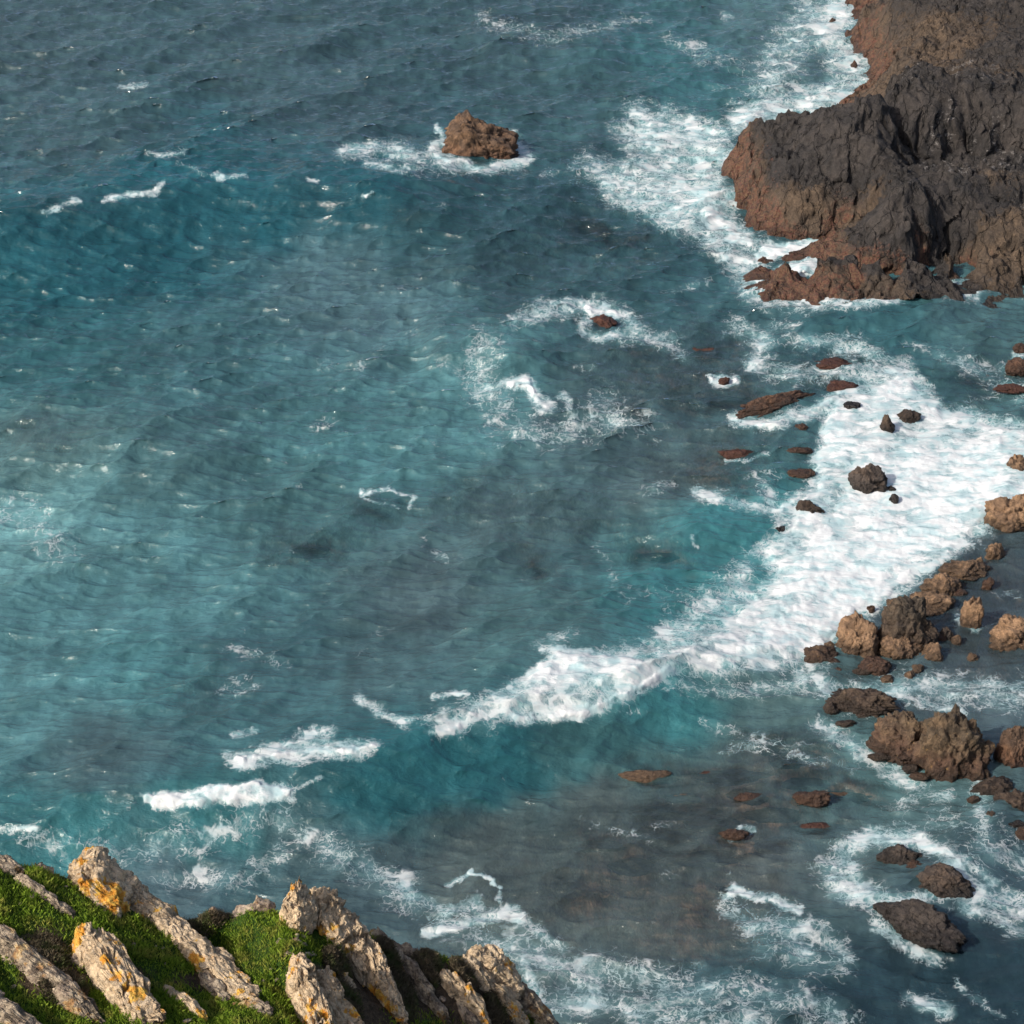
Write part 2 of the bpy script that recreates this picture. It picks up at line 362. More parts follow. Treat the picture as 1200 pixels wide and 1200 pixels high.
# middle shoal
stroke([(600,378),(650,362),(700,358),(722,366)], 12, .62); stroke([(690,362),(722,366)], 5, 1.1); ring(712,380,30,14,6,.6); stroke([(730,395),(790,400),(800,415)], 12, .48)
stroke([(570,400),(560,440),(590,500),(650,505),(720,490)], 26, .42); stroke([(590,450),(615,445),(640,480)], 9, 1.0); stroke([(600,458),(620,452)],5,1.2); stroke([(520,425),(560,450)], 10, .35)
stroke([(700,470),(760,500)], 24, .35); stroke([(430,578),(455,572),(490,582),(478,594)], 3, .9); stroke([(430,578),(438,590),(465,596)], 2.5, .6)
stroke([(655,465),(670,480)], 5, .6)
# right-hand shallows
stroke([(860,385),(900,400),(880,425),(940,440),(1000,432)], 16, .52); stroke([(930,400),(1010,405),(1050,430)], 14, .5); stroke([(838,447),(858,446)], 6, 1.1)
stroke([(860,492),(900,495),(960,480),(1000,455)], 10, .95); stroke([(990,440),(1060,432),(1080,455)], 14, .75)
stroke([(1130,425),(1170,450),(1200,460)], 18, .42); stroke([(1060,400),(1150,440)], 10, .3); stroke([(1185,415),(1200,418)], 6, .9)
stroke([(815,575),(860,590),(930,600)], 10, .62); stroke([(850,540),(905,535)], 4, .6); stroke([(895,575),(915,620)], 14, .6); stroke([(808,630),(813,642)], 3, .8)
ring(945,600,26,16,7,.8); stroke([(800,700),(860,690)], 14, .3)
# lee water with boulders, streaky
stroke([(1000,815),(1080,805),(1200,815)], 26, .46); stroke([(940,795),(985,812)], 15, .65); stroke([(1090,800),(1200,805)], 10, .55); stroke([(1080,820),(1130,835)], 8, .6); stroke([(1125,725),(1150,735)], 7, .65)
stroke([(790,800),(860,812),(960,800)], 12, .38); stroke([(1030,700),(1060,720)], 6, .5)
stroke([(960,850),(1010,880),(1060,915),(1110,935)], 13, .55); stroke([(1150,930),(1150,1000),(1200,1010)], 24, .42); stroke([(1100,960),(1180,980)], 20, .3)
ring(1050,1020,72,38,12,.72); stroke([(985,1000),(1010,1040),(1060,1060)], 13, .7); stroke([(1060,985),(1130,1005),(1165,1035)], 9, .65); stroke([(1120,1040),(1200,1065)], 20, .66)
stroke([(1030,1080),(1060,1110),(1100,1125)], 10, .6); stroke([(1130,1060),(1200,1090)], 12, .5); stroke([(1060,1170),(1110,1185)], 12, .55); stroke([(1120,1150),(1170,1190)],7,.4)
stroke([(830,850),(950,890),(1000,900)], 12, .3); stroke([(850,985),(880,975),(860,970)], 5, .5)
# lace below
stroke([(0,972),(42,968)], 5, .8); stroke([(40,985),(150,1000),(260,975),(330,950)], 24, .34); stroke([(200,1030),(290,1030),(330,1000)], 20, .36)
stroke([(330,960),(400,1005),(450,1030),(520,1080),(600,1120)], 26, .36); stroke([(470,1040),(520,1070),(560,1060)], 12, .65); stroke([(500,1092),(545,1085)], 7, .8)
stroke([(525,1038),(550,1022),(580,1030),(590,1055)], 3, .85); stroke([(550,1080),(600,1065),(620,1090),(660,1110)], 12, .55)
stroke([(600,1110),(680,1140),(760,1150),(840,1185)], 34, .42); stroke([(640,1180),(720,1170),(800,1200),(900,1190)], 30, .50); stroke([(780,1170),(880,1160),(980,1195)], 30, .46); stroke([(610,1130),(640,1190)], 10, .7); stroke([(700,1175),(760,1190)], 8, .65)
stroke([(845,1055),(862,1040),(900,1055),(940,1065)], 7, .8); stroke([(850,1060),(880,1085),(960,1090),(990,1120)], 18, .50); stroke([(900,1110),(980,1130)], 24, .42); stroke([(680,960),(760,985)], 8, .25)
stroke([(-100,600),(20,600),(70,640)], 30, .30); stroke([(270,760),(330,775)], 12, .28); stroke([(740,690),(790,700)], 10, .3); stroke([(700,640),(730,700)],10,.22)
foam = foam * (0.95 + .25 * fbm(gx / 60, gy / 40, 0, 3, 41))
foam = np.maximum(foam, .30 * sstep(.35, 1.0, fbm(gx / 110 + gy / 160, gy / 45, 0, 4, 47)) * sstep(350, 800, gx + .6 * gy))

# body colour of the water (sand, weed, air, plus cliff shade painted in at lower right), as control points
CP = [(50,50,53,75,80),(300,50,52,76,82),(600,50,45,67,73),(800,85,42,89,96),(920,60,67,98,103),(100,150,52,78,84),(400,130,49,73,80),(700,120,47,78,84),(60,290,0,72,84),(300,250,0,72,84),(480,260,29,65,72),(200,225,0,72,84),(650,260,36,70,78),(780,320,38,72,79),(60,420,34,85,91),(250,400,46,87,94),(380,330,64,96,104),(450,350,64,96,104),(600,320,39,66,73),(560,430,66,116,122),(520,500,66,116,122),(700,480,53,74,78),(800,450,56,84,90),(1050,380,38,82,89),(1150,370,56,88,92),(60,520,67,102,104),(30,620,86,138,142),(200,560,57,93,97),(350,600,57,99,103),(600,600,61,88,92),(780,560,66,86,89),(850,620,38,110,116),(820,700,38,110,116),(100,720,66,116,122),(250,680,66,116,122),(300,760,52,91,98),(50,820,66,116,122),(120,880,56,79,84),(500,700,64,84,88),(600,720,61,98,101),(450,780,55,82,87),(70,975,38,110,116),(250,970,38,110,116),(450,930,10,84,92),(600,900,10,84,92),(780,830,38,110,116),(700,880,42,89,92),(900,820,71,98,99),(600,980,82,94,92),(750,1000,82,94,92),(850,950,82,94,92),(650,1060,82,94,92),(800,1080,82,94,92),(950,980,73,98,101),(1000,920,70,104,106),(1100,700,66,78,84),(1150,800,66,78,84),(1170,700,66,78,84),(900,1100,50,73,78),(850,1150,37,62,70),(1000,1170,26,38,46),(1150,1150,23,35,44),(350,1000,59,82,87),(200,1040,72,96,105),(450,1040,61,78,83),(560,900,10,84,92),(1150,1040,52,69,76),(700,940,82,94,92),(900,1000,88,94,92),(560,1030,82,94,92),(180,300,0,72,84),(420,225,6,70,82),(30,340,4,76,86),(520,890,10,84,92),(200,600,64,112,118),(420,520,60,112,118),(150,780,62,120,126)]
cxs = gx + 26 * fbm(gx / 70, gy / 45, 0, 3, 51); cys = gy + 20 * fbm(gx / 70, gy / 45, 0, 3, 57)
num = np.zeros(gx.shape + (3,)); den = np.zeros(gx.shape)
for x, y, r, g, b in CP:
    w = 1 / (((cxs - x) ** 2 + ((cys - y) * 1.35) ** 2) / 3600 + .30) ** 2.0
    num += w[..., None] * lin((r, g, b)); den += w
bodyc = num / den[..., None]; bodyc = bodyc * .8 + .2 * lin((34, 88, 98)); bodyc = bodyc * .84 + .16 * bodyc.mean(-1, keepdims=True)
CL = [(560,990,170,60,.25),(720,1030,170,80,.6),(850,960,140,75,.66),(680,270,110,60,.3),(800,440,90,40,.6),(830,400,40,20,.5),(1150,720,90,100,.55),(1050,820,90,40,.35),(600,600,200,50,.25),(30,510,70,25,.35),
      (360,630,90,30,.4),(770,640,60,30,.45),(850,540,90,40,.5),(975,430,60,30,.6),(945,905,60,30,.8),(1150,450,50,40,.45),(560,1080,120,50,.3),(800,1080,120,60,.55),(230,810,120,40,.2),(440,590,50,25,.4),(630,660,30,16,.5),
      (700,380,60,25,.4),(1080,440,1,1,0),(1185,640,60,40,.4)]
# the water is thin over stones that lie just under it
CL += [(a, b + 2, c * .75, 13, .72) for a, b, c in ((945,912,56),(925,888,44),(860,905,90),(790,945,110),(800,1000,80),(628,665,24),(770,648,54),(360,642,60),(440,597,40),(830,408,60),(740,480,50),(700,268,90),(1150,440,60),(860,470,90),
    (905,868,55),(870,925,55),(905,950,55),(835,960,55),(780,975,55),(830,1000,55),(890,1000,55),(740,1010,55),(930,885,55),(985,930,55),(760,905,55),(910,985,55),(700,985,55),(860,1040,55),(960,965,55),(1135,706,28))]
clar = np.full(gx.shape, .06)
for x, y, rx, ry, v in CL: clar = np.maximum(clar, v * np.exp(-((cxs - x) / rx) ** 2 - ((cys - y) / ry) ** 2))

def sample(F, px, py):
    u = np.clip((px - LO) / STEP, 0, gx.shape[1] - 1.001); v = np.clip((py - LO) / STEP, 0, gx.shape[0] - 1.001)
    i = v.astype(np.int32); j = u.astype(np.int32); fu = u - j; fv = v - i
    if F.ndim == 3: fu = fu[..., None]; fv = fv[..., None]
    return (F[i, j] * (1 - fu) + F[i, j + 1] * fu) * (1 - fv) + (F[i + 1, j] * (1 - fu) + F[i + 1, j + 1] * fu) * fv

# wind sea from a spectrum
def ocean_tile(N, L, peak, wind, seed, rms, ex=4, iso=.03, slope=-3.4):
    rs = np.random.RandomState(seed); k1 = np.fft.fftfreq(N, L / N) * 2 * np.pi
    KX, KY = np.meshgrid(k1, k1); K = np.hypot(KX, KY); K[0, 0] = 1
    kp = 2 * np.pi / peak; S = np.exp(-1.25 * (kp / K) ** 2) * K ** slope
    c = (KX * math.cos(wind) + KY * math.sin(wind)) / K
    S = S * (iso + np.abs(c) ** ex) * np.exp(-(K * .06) ** 2); S[0, 0] = 0
    A = np.sqrt(S) * (rs.normal(size=K.shape) + 1j * rs.normal(size=K.shape))
    h = np.fft.ifft2(A).real; s = rms / h.std()
    X = np.fft.ifft2(1j * KX / K * A).real * s; Y = np.fft.ifft2(1j * KY / K * A).real * s
    return h * s, X, Y
def tile_s(T, L, x, y):
    N = T.shape[0]; u = (x / L * N) % N; v = (y / L * N) % N; i = v.astype(np.int32) % N; j = u.astype(np.int32) % N
    fu = u - np.floor(u); fv = v - np.floor(v); i2 = (i + 1) % N; j2 = (j + 1) % N
    return (T[i, j] * (1 - fu) + T[i, j2] * fu) * (1 - fv) + (T[i2, j] * (1 - fu) + T[i2, j2] * fu) * fv
T1 = ocean_tile(1024, 61.0, 2.6, R(-80), 5, .056); T2 = ocean_tile(512, 83.0, 9.0, R(-58), 8, .10, 14, .004, -4.4)

CREST = [ # picture points of the crest line, height m, front width m, back width m
 ([(-420,985),(-120,960),(60,930),(170,915),(345,905),(450,868),(600,818),(700,788),(790,765),(900,745),(1020,735)], 1.3, 2.0, 7.0),
 ([(-420,330),(-120,272),(100,232),(250,205),(400,200),(520,228),(640,290)], 1.7, 3.6, 9.0),
 ([(480,400),(560,395),(660,420)], .8, 2.0, 5.0),
 ([(870,372),(1000,362),(1200,368)], .5, 1.6, 4.0),
 ([(-50,520),(120,505),(330,540)], .7, 3.0, 6.0),
 ([(540,62),(640,52),(760,70)], .6, 3.0, 6.0),
 ([(700,560),(800,600),(860,650)], .4, 2.0, 4.0),
]
def swell(x, y):
    z = np.zeros(x.shape)
    for pts, h, wf, wb in CREST:
        W = np.array([at(px, py, h)[:2] for px, py in pts]); u = np.arange(len(W)); q = np.linspace(0, len(W) - 1, 30)
        W = np.stack([np.interp(q, u, W[:, 0]), np.interp(q, u, W[:, 1])], 1)
        for _ in range(6): W[1:-1] = (W[:-2] + W[2:]) / 4 + W[1:-1] / 2
        n = len(W)
        best = np.full(x.shape, 1e9); sg = np.zeros(x.shape); tt = np.zeros(x.shape)
        for i in range(n - 1):
            d = W[i + 1] - W[i]; t = np.clip(((x - W[i, 0]) * d[0] + (y - W[i, 1]) * d[1]) / d.dot(d), 0, 1)
            ex = x - W[i, 0] - t * d[0]; ey = y - W[i, 1] - t * d[1]; dd = np.hypot(ex, ey); m = dd < best
            best = np.where(m, dd, best); sg = np.where(m, d[0] * ey - d[1] * ex, sg); tt = np.where(m, (i + t) / (n - 1), tt)
        end = sstep(0, .3, tt) * sstep(0, .3, 1 - tt)
        back = np.exp(-(best / wb) ** 1.6 * 1.2); front = np.exp(-(best / wf) ** 1.7)
        z += h * end * np.where(sg > 0, back, front) - .25 * h * end * np.where(sg < 0, (best / wf / 2) ** 2 * np.exp(1.2 - (best / wf / 2) ** 2) * .8, 0)
    return z
def axis_cols():
    c = np.linspace(-.345, .345, 1080); st = c[1] - c[0]; ext = [c[-1]]; s = st
    while ext[-1] < 14: s *= 1.12; ext.append(ext[-1] + s)
    e = np.array(ext[1:]); return np.concatenate([-e[::-1], c, e])
def axis_rows():
    py = np.arange(1290, -70, -1.25); y = np.array([at(600, p)[1] for p in py])
    far = [y[-1]]; s = y[-1] - y[-2]
    while far[-1] < 9000: s *= 1.12; far.append(far[-1] + s)
    near = [y[0]]; s = y[1] - y[0]
    while near[-1] > 4: s *= 1.2; near.append(near[-1] - s)
    return np.concatenate([np.array(near[1:])[::-1], y, np.array(far[1:])])
cT, rY = axis_cols(), axis_rows()
TX, Y = np.meshgrid(cT, rY); X = TX * np.maximum(Y, 3)
px, py = proj(X, Y, 0)
far = sstep(420, 190, Y) * sstep(1.4, .5, np.abs(TX)) * sstep(10, 30, Y)
lee = np.exp(-((px - 1160) / 110) ** 2 - ((py - 720) / 130) ** 2) * .35
shal = 1 - lee
h1, a1, b1 = [tile_s(t_, 61.0, X * .92 + Y * .12, Y * 1.25) for t_ in T1]
h2, a2, b2 = [tile_s(t_, 83.0, X * .94 + Y * .34, Y * .94 - X * .34) for t_ in T2]
ch = 1.15
ci = np.unique(np.r_[0:X.shape[1]:4, X.shape[1] - 1]); ri = np.unique(np.r_[0:X.shape[0]:4, X.shape[0] - 1])
Zc = swell(X[np.ix_(ri, ci)], Y[np.ix_(ri, ci)])
Zc = np.stack([np.interp(np.arange(X.shape[1]), ci, q_) for q_ in Zc]); Zs = np.stack([np.interp(np.arange(X.shape[0]), ri, Zc[:, j_]) for j_ in range(Zc.shape[1])], 1)
near_f = sstep(900, 300, py) * .5 + .75
damp = 1 - .8 * sstep(.6, 1.0, np.clip(sample(foam, px, py), 0, 1.3)); near_f = near_f * damp
Z = Zs + far * shal * (h1 * near_f + h2)
Xd = X + far * shal * ch * (a1 * near_f + a2); Yd = Y + far * shal * ch * (b1 * near_f + b2)
px, py = proj(Xd, Yd, Z)
F = np.clip(sample(foam, px, py), 0, 1.3)
off = (px < LO + 5) | (px > HI - 5) | (py < LO + 5) | (py > HI - 5)
F[off] *= 0
# froth has body: broken water stands up in lumps
lump = sstep(.72, 1.1, F)
Zf = lump * (.08 + .08 * np.abs(fbm(Xd * .35 + Yd * .1, Yd * .6, 0, 3, 77)) + .03 * fbm(Xd * 2.5, Yd * 2.5, 0, 3, 3))
Z = Z + Zf * far
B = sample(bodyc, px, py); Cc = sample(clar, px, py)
# crest lines of the swell hold clear green water
GAIN = 0.92
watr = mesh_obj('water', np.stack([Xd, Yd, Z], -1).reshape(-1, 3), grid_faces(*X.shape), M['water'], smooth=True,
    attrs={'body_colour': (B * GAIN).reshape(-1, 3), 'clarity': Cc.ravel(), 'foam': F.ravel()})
tag(watr, kind='structure')

# ------------------------------------------------------------------ seabed
def seabed():
    t = NT('seabed_rock'); P = t.pos(); n1 = t.noise(P, .5, 5, .6); n2 = t.noise(t.map(P, (1.4, .6, 1), (0, 0, .7)), 1.6, 6, .65)
    zz = t.xyz(P)[2]; c = t.mix(t.mr(t.math('ADD', zz, n1), -2.4, -1.4), (.24, .20, .17), (.48, .27, .19)); c = t.mix(t.mr(n2, .35, .65), t.vscale(c, .55), t.vscale(c, 1.3))
    s = t.new('ShaderNodeBsdfPrincipled', {'Base Color': c, 'Roughness': .9, 'Normal': t.bump(n2, .4)}); m = t.done(s.outputs[0])
    xs = np.concatenate([np.linspace(-9000, -60, 14), np.linspace(-50, 50, 330), np.linspace(60, 9000, 14)])
    ys = np.concatenate([np.linspace(-300, 25, 8), np.linspace(30, 180, 420), np.linspace(190, 9000, 14)])
    x, y = np.meshgrid(xs, ys)
    z = -2.6 + .9 * fbm(x / 9, y / 9, 0, 3, 5) + .45 * ridged(x / 3.2 + y / 9, y / 7, 0, 4, 8) - 6 * sstep(150, 400, y)
    for sc_, am_, sd_ in ((.55, 1.0, 3), (1.1, .6, 5), (2.2, .3, 9)):
        d_, o_ = worley(x * sc_ + .4 * fbm(x / 2, y / 2, 0, 2, 3), y * sc_ * .8, None, sd_); z = z + am_ * np.maximum(0, .6 - d_) * (.3 + o_[0])
    z = np.minimum(z, -.75)
    tag(mesh_obj('seabed', np.stack([x, y, z], -1).reshape(-1, 3), grid_faces(*x.shape), m), kind='structure')
seabed()

# ------------------------------------------------------------------ scattered-point surface
def rbf(P, Zv, smooth=0.0):
    P = np.asarray(P, float); d = np.linalg.norm(P[:, None] - P[None], axis=2); n = len(P)
    A = np.zeros((n + 3, n + 3)); A[:n, :n] = d + np.eye(n) * smooth; A[:n, n] = 1; A[:n, n + 1:] = P; A[n, :n] = 1; A[n + 1:, :n] = P.T
    w = np.linalg.solve(A, np.concatenate([Zv, np.zeros(3)]))
    def f(x, y):
        r = w[n] + w[n + 1] * x + w[n + 2] * y
        for i in range(n): r = r + w[i] * np.sqrt((x - P[i, 0]) ** 2 + (y - P[i, 1]) ** 2)
        return r
    return f

# ------------------------------------------------------------------ headland
def headland():
    # px, py, z, dark, red, guano
    pts = [
     (985,-8,0,.2,.9,0),(978,25,0,.2,1,0),(1000,50,0,.2,1,0),(1003,74,0,.2,1,0),(1020,92,0,.2,1,0),(1028,110,.2,.3,.8,0),
     (1010,12,1.6,.3,.3,0),(1050,10,3,.5,0,.2),(1100,2,4,.6,0,.6),(1150,10,4.5,.6,0,.7),(1200,5,5,.6,0,.4),(1025,40,1.4,.1,.5,0),(1060,40,3,.2,0,.2),(1110,35,4,.2,0,.5),(1200,35,4.8,.6,0,.6),
     (1050,65,3.2,.1,0,0),(1100,60,4,.1,0,.1),(1140,65,3.9,.2,0,.3),(1160,60,4.8,.9,0,0),(1200,55,5.4,.95,0,0),(1035,82,1.6,.2,.8,0),(1070,82,4.2,.2,.1,0),(1120,80,4.6,.3,0,.1),(1200,78,5.2,.5,0,.2),
     (1040,98,4.9,.6,0,.5),(1070,90,5.3,.5,0,1),(1120,92,5.5,.5,0,1),(1160,98,5.5,.5,0,1),(1200,103,5.5,.6,0,.6),
     (1045,108,5.3,.9,0,.2),(1080,106,5.5,.9,0,.3),(1130,108,5.5,.9,0,.3),(1200,114,5.5,.9,0,.2),
     (1050,185,2.2,1,0,.0),(1075,190,2.2,1,0,.3),(1110,190,2.1,1,0,.6),(1140,186,2.2,1,0,.5),(1175,180,2.6,1,0,.2),(1210,185,2.8,.9,0,0),
     (1095,203,1.9,1,0,1),(1125,200,2.0,1,0,1),(1075,200,2.3,.9,0,.2),
     (1055,150,3.9,.95,0,0),(1085,150,3.9,1,0,0),(1120,150,3.9,1,0,0),(1160,150,4.0,1,0,0),(1200,150,4.1,1,0,0),(1100,128,4.75,1,0,0),(1160,128,4.8,1,0,0),(1110,172,2.9,1,0,0),(1150,170,3.0,1,0,0),
     (1020,122,5.0,.9,0,0),(1028,118,5.1,.9,0,0),(1038,128,5.2,.9,0,0),(985,133,4.3,1,0,.05),(945,131,4.1,1,0,.1),(915,136,3.6,1,0,0),(903,148,3.0,.9,0,0),(888,144,2.9,.5,.2,0),(876,152,2.2,.3,.6,0),
     (1045,150,4.2,.8,0,0),(1030,170,4.2,.9,0,0),(1050,200,3.0,.6,0,0),
     (960,165,3.8,1,0,0),(1000,165,4.2,1,0,0),(920,175,3.0,1,0,0),(905,195,2.4,.8,.2,0),(950,200,2.7,.9,0,0),(1000,200,2.9,.8,0,0),(1020,215,2.6,.4,0,0),
     (875,195,1.1,.1,.6,0),(888,215,1.3,.2,.45,0),(880,240,.6,.1,1,0),(920,225,1.7,.3,.1,0),(960,230,1.8,.2,.1,0),(1000,240,1.8,.1,0,0),(910,250,.8,.1,.55,0),(950,256,.9,.1,.2,0),(990,258,1.1,.2,.1,.1),
     (862,180,0,.2,1,0),(870,190,0,.2,1,0),(852,210,0,.2,1,0),(858,240,0,.2,1,0),(880,262,0,.2,1,0),(905,275,0,.2,1,0),(935,278,0,.2,.9,0),(965,274,0,.2,.8,0),(998,268,.2,.2,.5,.3),(1015,262,.8,.3,.1,.3),
     (958,290,.35,.2,.9,0),(985,284,.9,.4,.4,0),(1005,276,1.4,.7,.1,0),(1020,262,2.1,.9,0,0),(1035,248,2.8,1,0,0),(1052,236,3.2,1,0,0),(1058,233,3.3,1,0,0),(1085,215,3.4,.9,0,0),(1100,220,3.3,1,0,0),
     (1062,262,2.6,1,0,.1),(1085,245,2.8,.8,0,0),(1092,262,2.2,.9,0,0),(1097,280,1.2,1,0,0),(1088,300,.9,1,0,0),(1078,318,.5,1,0,0),
     (1130,222,3.2,.9,0,0),(1160,210,3.4,.3,0,0),(1200,205,3.6,.5,0,0),(1130,245,2.4,1,0,0),(1165,240,2.3,.7,0,.3),(1195,245,2.2,.5,0,.9),(1210,252,2,.4,0,.8),
     (1115,275,1.4,.7,0,0),(1150,268,1.8,.3,0,0),(1200,270,1.7,.1,0,.1),(1110,300,1.0,.2,0,0),(1150,300,1.2,.1,0,0),(1200,298,1.2,.1,0,0),
     (1060,300,1.9,.9,0,0),(1030,300,1.9,.9,0,0),(1000,305,1.3,.6,.3,0),(960,310,1.2,.4,.35,0),(925,316,.8,.3,.5,0),(1040,325,1.1,.3,.3,0),(1000,328,.7,.3,.4,0),(1070,315,1.0,.8,0,0),
     (890,314,0,.2,1,0),(905,328,0,.2,1,0),(950,337,0,.2,.9,0),(1000,344,0,.2,.8,0),(1045,343,0,.3,.4,0),(1080,328,0,.4,.1,0),(1110,325,0,.3,.2,0),(1140,333,0,.3,.2,0),(1200,328,0,.3,.2,0),
     (895,304,0,.2,1,0),(930,298,.05,.2,.9,0),(965,284,.0,.2,.8,0)]
    P, V = [], []
    for a in pts:
        w = at(*a[:3]); P.append(w[:2]); V.append((a[2],) + a[3:])
    def addw(x, y, *v): P.append((x, y)); V.append(v)
    # outside the waterline the flanks go on down
    for qx, qy in [(972,-8),(962,25),(985,50),(988,74),(1008,96),(848,178),(838,210),(842,245),(868,272),(870,312),(890,338),(950,350),(1000,357),(1045,356),(1080,341),(1110,338),(1140,347),(1200,342),(1280,342),(915,289),(945,287)]:
        w = at(qx, qy, -1.3 if qy not in (289, 287) else -.5); addw(w[0], w[1], w[2], .2, .9, 0)
    # hidden back of the west lobe
    for qx, z0 in ((880,2.6),(905,3.4),(945,4),(985,4.2),(1020,5)):
        w = at(qx, 135, z0); addw(w[0], w[1] + 3.0, -.6, .3, .8, 0); addw(w[0], w[1] + 6, -1.5, .3, .8, 0)
    for x in (34, 45, 60): addw(x, 101, -.5, .3, .2, 0); addw(x, 108, 3, .5, 0, 0); addw(x, 114, 5.5, .8, 0, 0); addw(x, 130, 5.5, .5, 0, 0); addw(x, 175, 7, .5, 0, 0)
    for x, z0 in ((19, -1.5), (23, 1), (30, 5), (45, 6)): addw(x, 178, z0, .3, .3 if z0 < 2 else 0, 0)
    P = np.array(P); V = np.array(V, float)
    f = [rbf(P, V[:, i], .02 if i == 0 else .2) for i in range(4)]
    xs = np.concatenate([np.arange(9.5, 31, .085), np.arange(31, 62, .5)]); ys = np.concatenate([np.arange(99, 134, .09), np.arange(134, 182, .3)])
    x, y = np.meshgrid(xs, ys)
    z = f[0](x, y); dk = f[1](x, y); rd = f[2](x, y); gu = f[3](x, y)
    mask = sstep(-1.0, .8, z)
    gyv, gxv = np.gradient(z, ys, xs); steep = sstep(.4, 2.0, np.hypot(gxv, gyv))
    # blocks, joints, columns
    wxn = x + .8 * fbm(x / 2, y / 2, 0, 3, 60); wyn = y + .8 * fbm(x / 2, y / 2, 0, 3, 66)
    z = z + mask * (1 - .5 * steep) * (.34 * ridged(wxn / 3.4, wyn / 3.4, 0, 5, 11, .52) - .15 + .10 * fbm(x * 1.7, y * 1.7, 0, 4, 21))
    z = z + mask * (.42 * blocks(wxn / 2.6, wyn / 3.2, None, 2, 1.6) + .20 * blocks(x / .95 + .3 * wxn, y / 1.1, None, 5, 1.4) * (1 - .3 * steep) + .07 * blocks(x / .38, y / .42, None, 8))
    cell = noise(np.floor(wxn * .9 + .35 * wyn), np.floor(wyn * .55), 0, 31)
    z = z + mask * .14 * np.round(3.0 * noise(wxn * .5 + .5, wyn * .42, 0, 35)) / 1.0 * (1 - .3 * steep)
    # deep dark crease right of the front spur
    cw = np.array([at(a, b, c)[:2] for a, b, c in ((1100,262,2), (1094,285,1.4), (1082,312,.8))])
    dcr = seg_d(x, y, cw); z = z - 1.1 * np.exp(-(dcr / .45) ** 2)
    # columns push in and out horizontally
    col = ridged(x * .85 + .25 * y, y * .25, z * .10, 3, 71) + .35 * ridged(x * 2.6, y * .5, z * .25, 3, 75)
    y2 = y - steep * mask * (.22 * col + .55 * blocks(x / 1.3, z / 2.4, None, 12, 1.5)) + mask * .16 * fbm(x * 1.1, y * 1.1, z * 1.1, 4, 81)
    x2 = x + mask * (.25 * fbm(x * .9, y * .9, z * .9, 4, 91) + .1 * steep * ridged(x * 1.2, y * 1.2, z * .4, 3, 95))
    z2 = z + mask * (.12 * fbm(x * 2.2, y * 2.2, z * 2.2, 4, 97) + .10 * (ridged(x * 1.9, y * 1.9, z * 1.9, 4, 45) - .9))
    o = mesh_obj('rocky_headland', np.stack([x2, y2, z2], -1).reshape(-1, 3), grid_faces(*x.shape), M['headland'],
        attrs={'dark': np.clip(dk, 0, 1).ravel(), 'redness': np.clip(rd, 0, 1).ravel(), 'guano': np.clip(gu, 0, 1).ravel()})
    tag(o, 'large dark basalt headland with rust-red weedy foot jutting into the surf', 'headland')
headland()

# ------------------------------------------------------------------ boulders in the sea
def rock_shape(seed, dims, lvl=5, facets=12, rough=.10, ridge=.05, freq=1.7, sharp=24, layer=None, box=0, blk=.17):
    rs = np.random.RandomState(seed); v, f = ico(lvl)
    N = rs.normal(size=(facets, 3)); N /= np.linalg.norm(N, axis=1)[:, None]; dd = rs.uniform(.66, .98, facets)
    dots = v @ N.T; rr = np.where(dots > .05, dd / np.maximum(dots, .05), 9)
    rr = np.concatenate([rr, np.full((len(v), 1), 1.06)], 1)
    r = -np.log(np.exp(-sharp * rr).sum(1)) / sharp + .03
    if box: v2 = np.sign(v) * np.abs(v) ** box; v2 /= np.abs(v2).max(1)[:, None]; r = np.minimum(r, 1.0); p = .45 * v2 + .55 * v * r[:, None]
    else: p = v * r[:, None]
    p = p / (np.abs(p).max(0) + 1e-6)
    o = rs.uniform(0, 90, 3); q = p * freq + o
    r2 = rough * fbm(q[:, 0], q[:, 1], q[:, 2], 6, seed % 50, .55) + ridge * (ridged(q[:, 0] * 1.3, q[:, 1] * 1.3, q[:, 2] * 1.3, 4, seed % 40 + 5) - .8)
    if layer is not None:      # bedded rock: thin layers stand in and out
        ax, n, am = layer; s = p @ np.array(ax) * n + .35 * noise(q[:, 0], q[:, 1], q[:, 2], 9)
        i = np.floor(s); w = noise(i * 7.31 + .5, i * 3.7 + .2, seed * .37, 4); edge = np.abs(s - i - .5) * 2
        r2 = r2 + am * w * sstep(1, .8, edge) - am * .6 * sstep(.82, 1, edge)
    r2 = r2 + blk * blocks(q[:, 0] * 1.5, q[:, 1] * 1.5, q[:, 2] * 1.5, seed % 30, 1.2) + blk * .4 * blocks(q[:, 0] * 3.6, q[:, 1] * 3.6, q[:, 2] * 3.6, seed % 30 + 3, 1.2)
    p = p + v * r2[:, None]
    return p * np.array(dims), f
def rotz(p, a):
    c, s = math.cos(a), math.sin(a); return np.stack([p[:, 0] * c - p[:, 1] * s, p[:, 0] * s + p[:, 1] * c, p[:, 2]], 1)
_seed = [100]
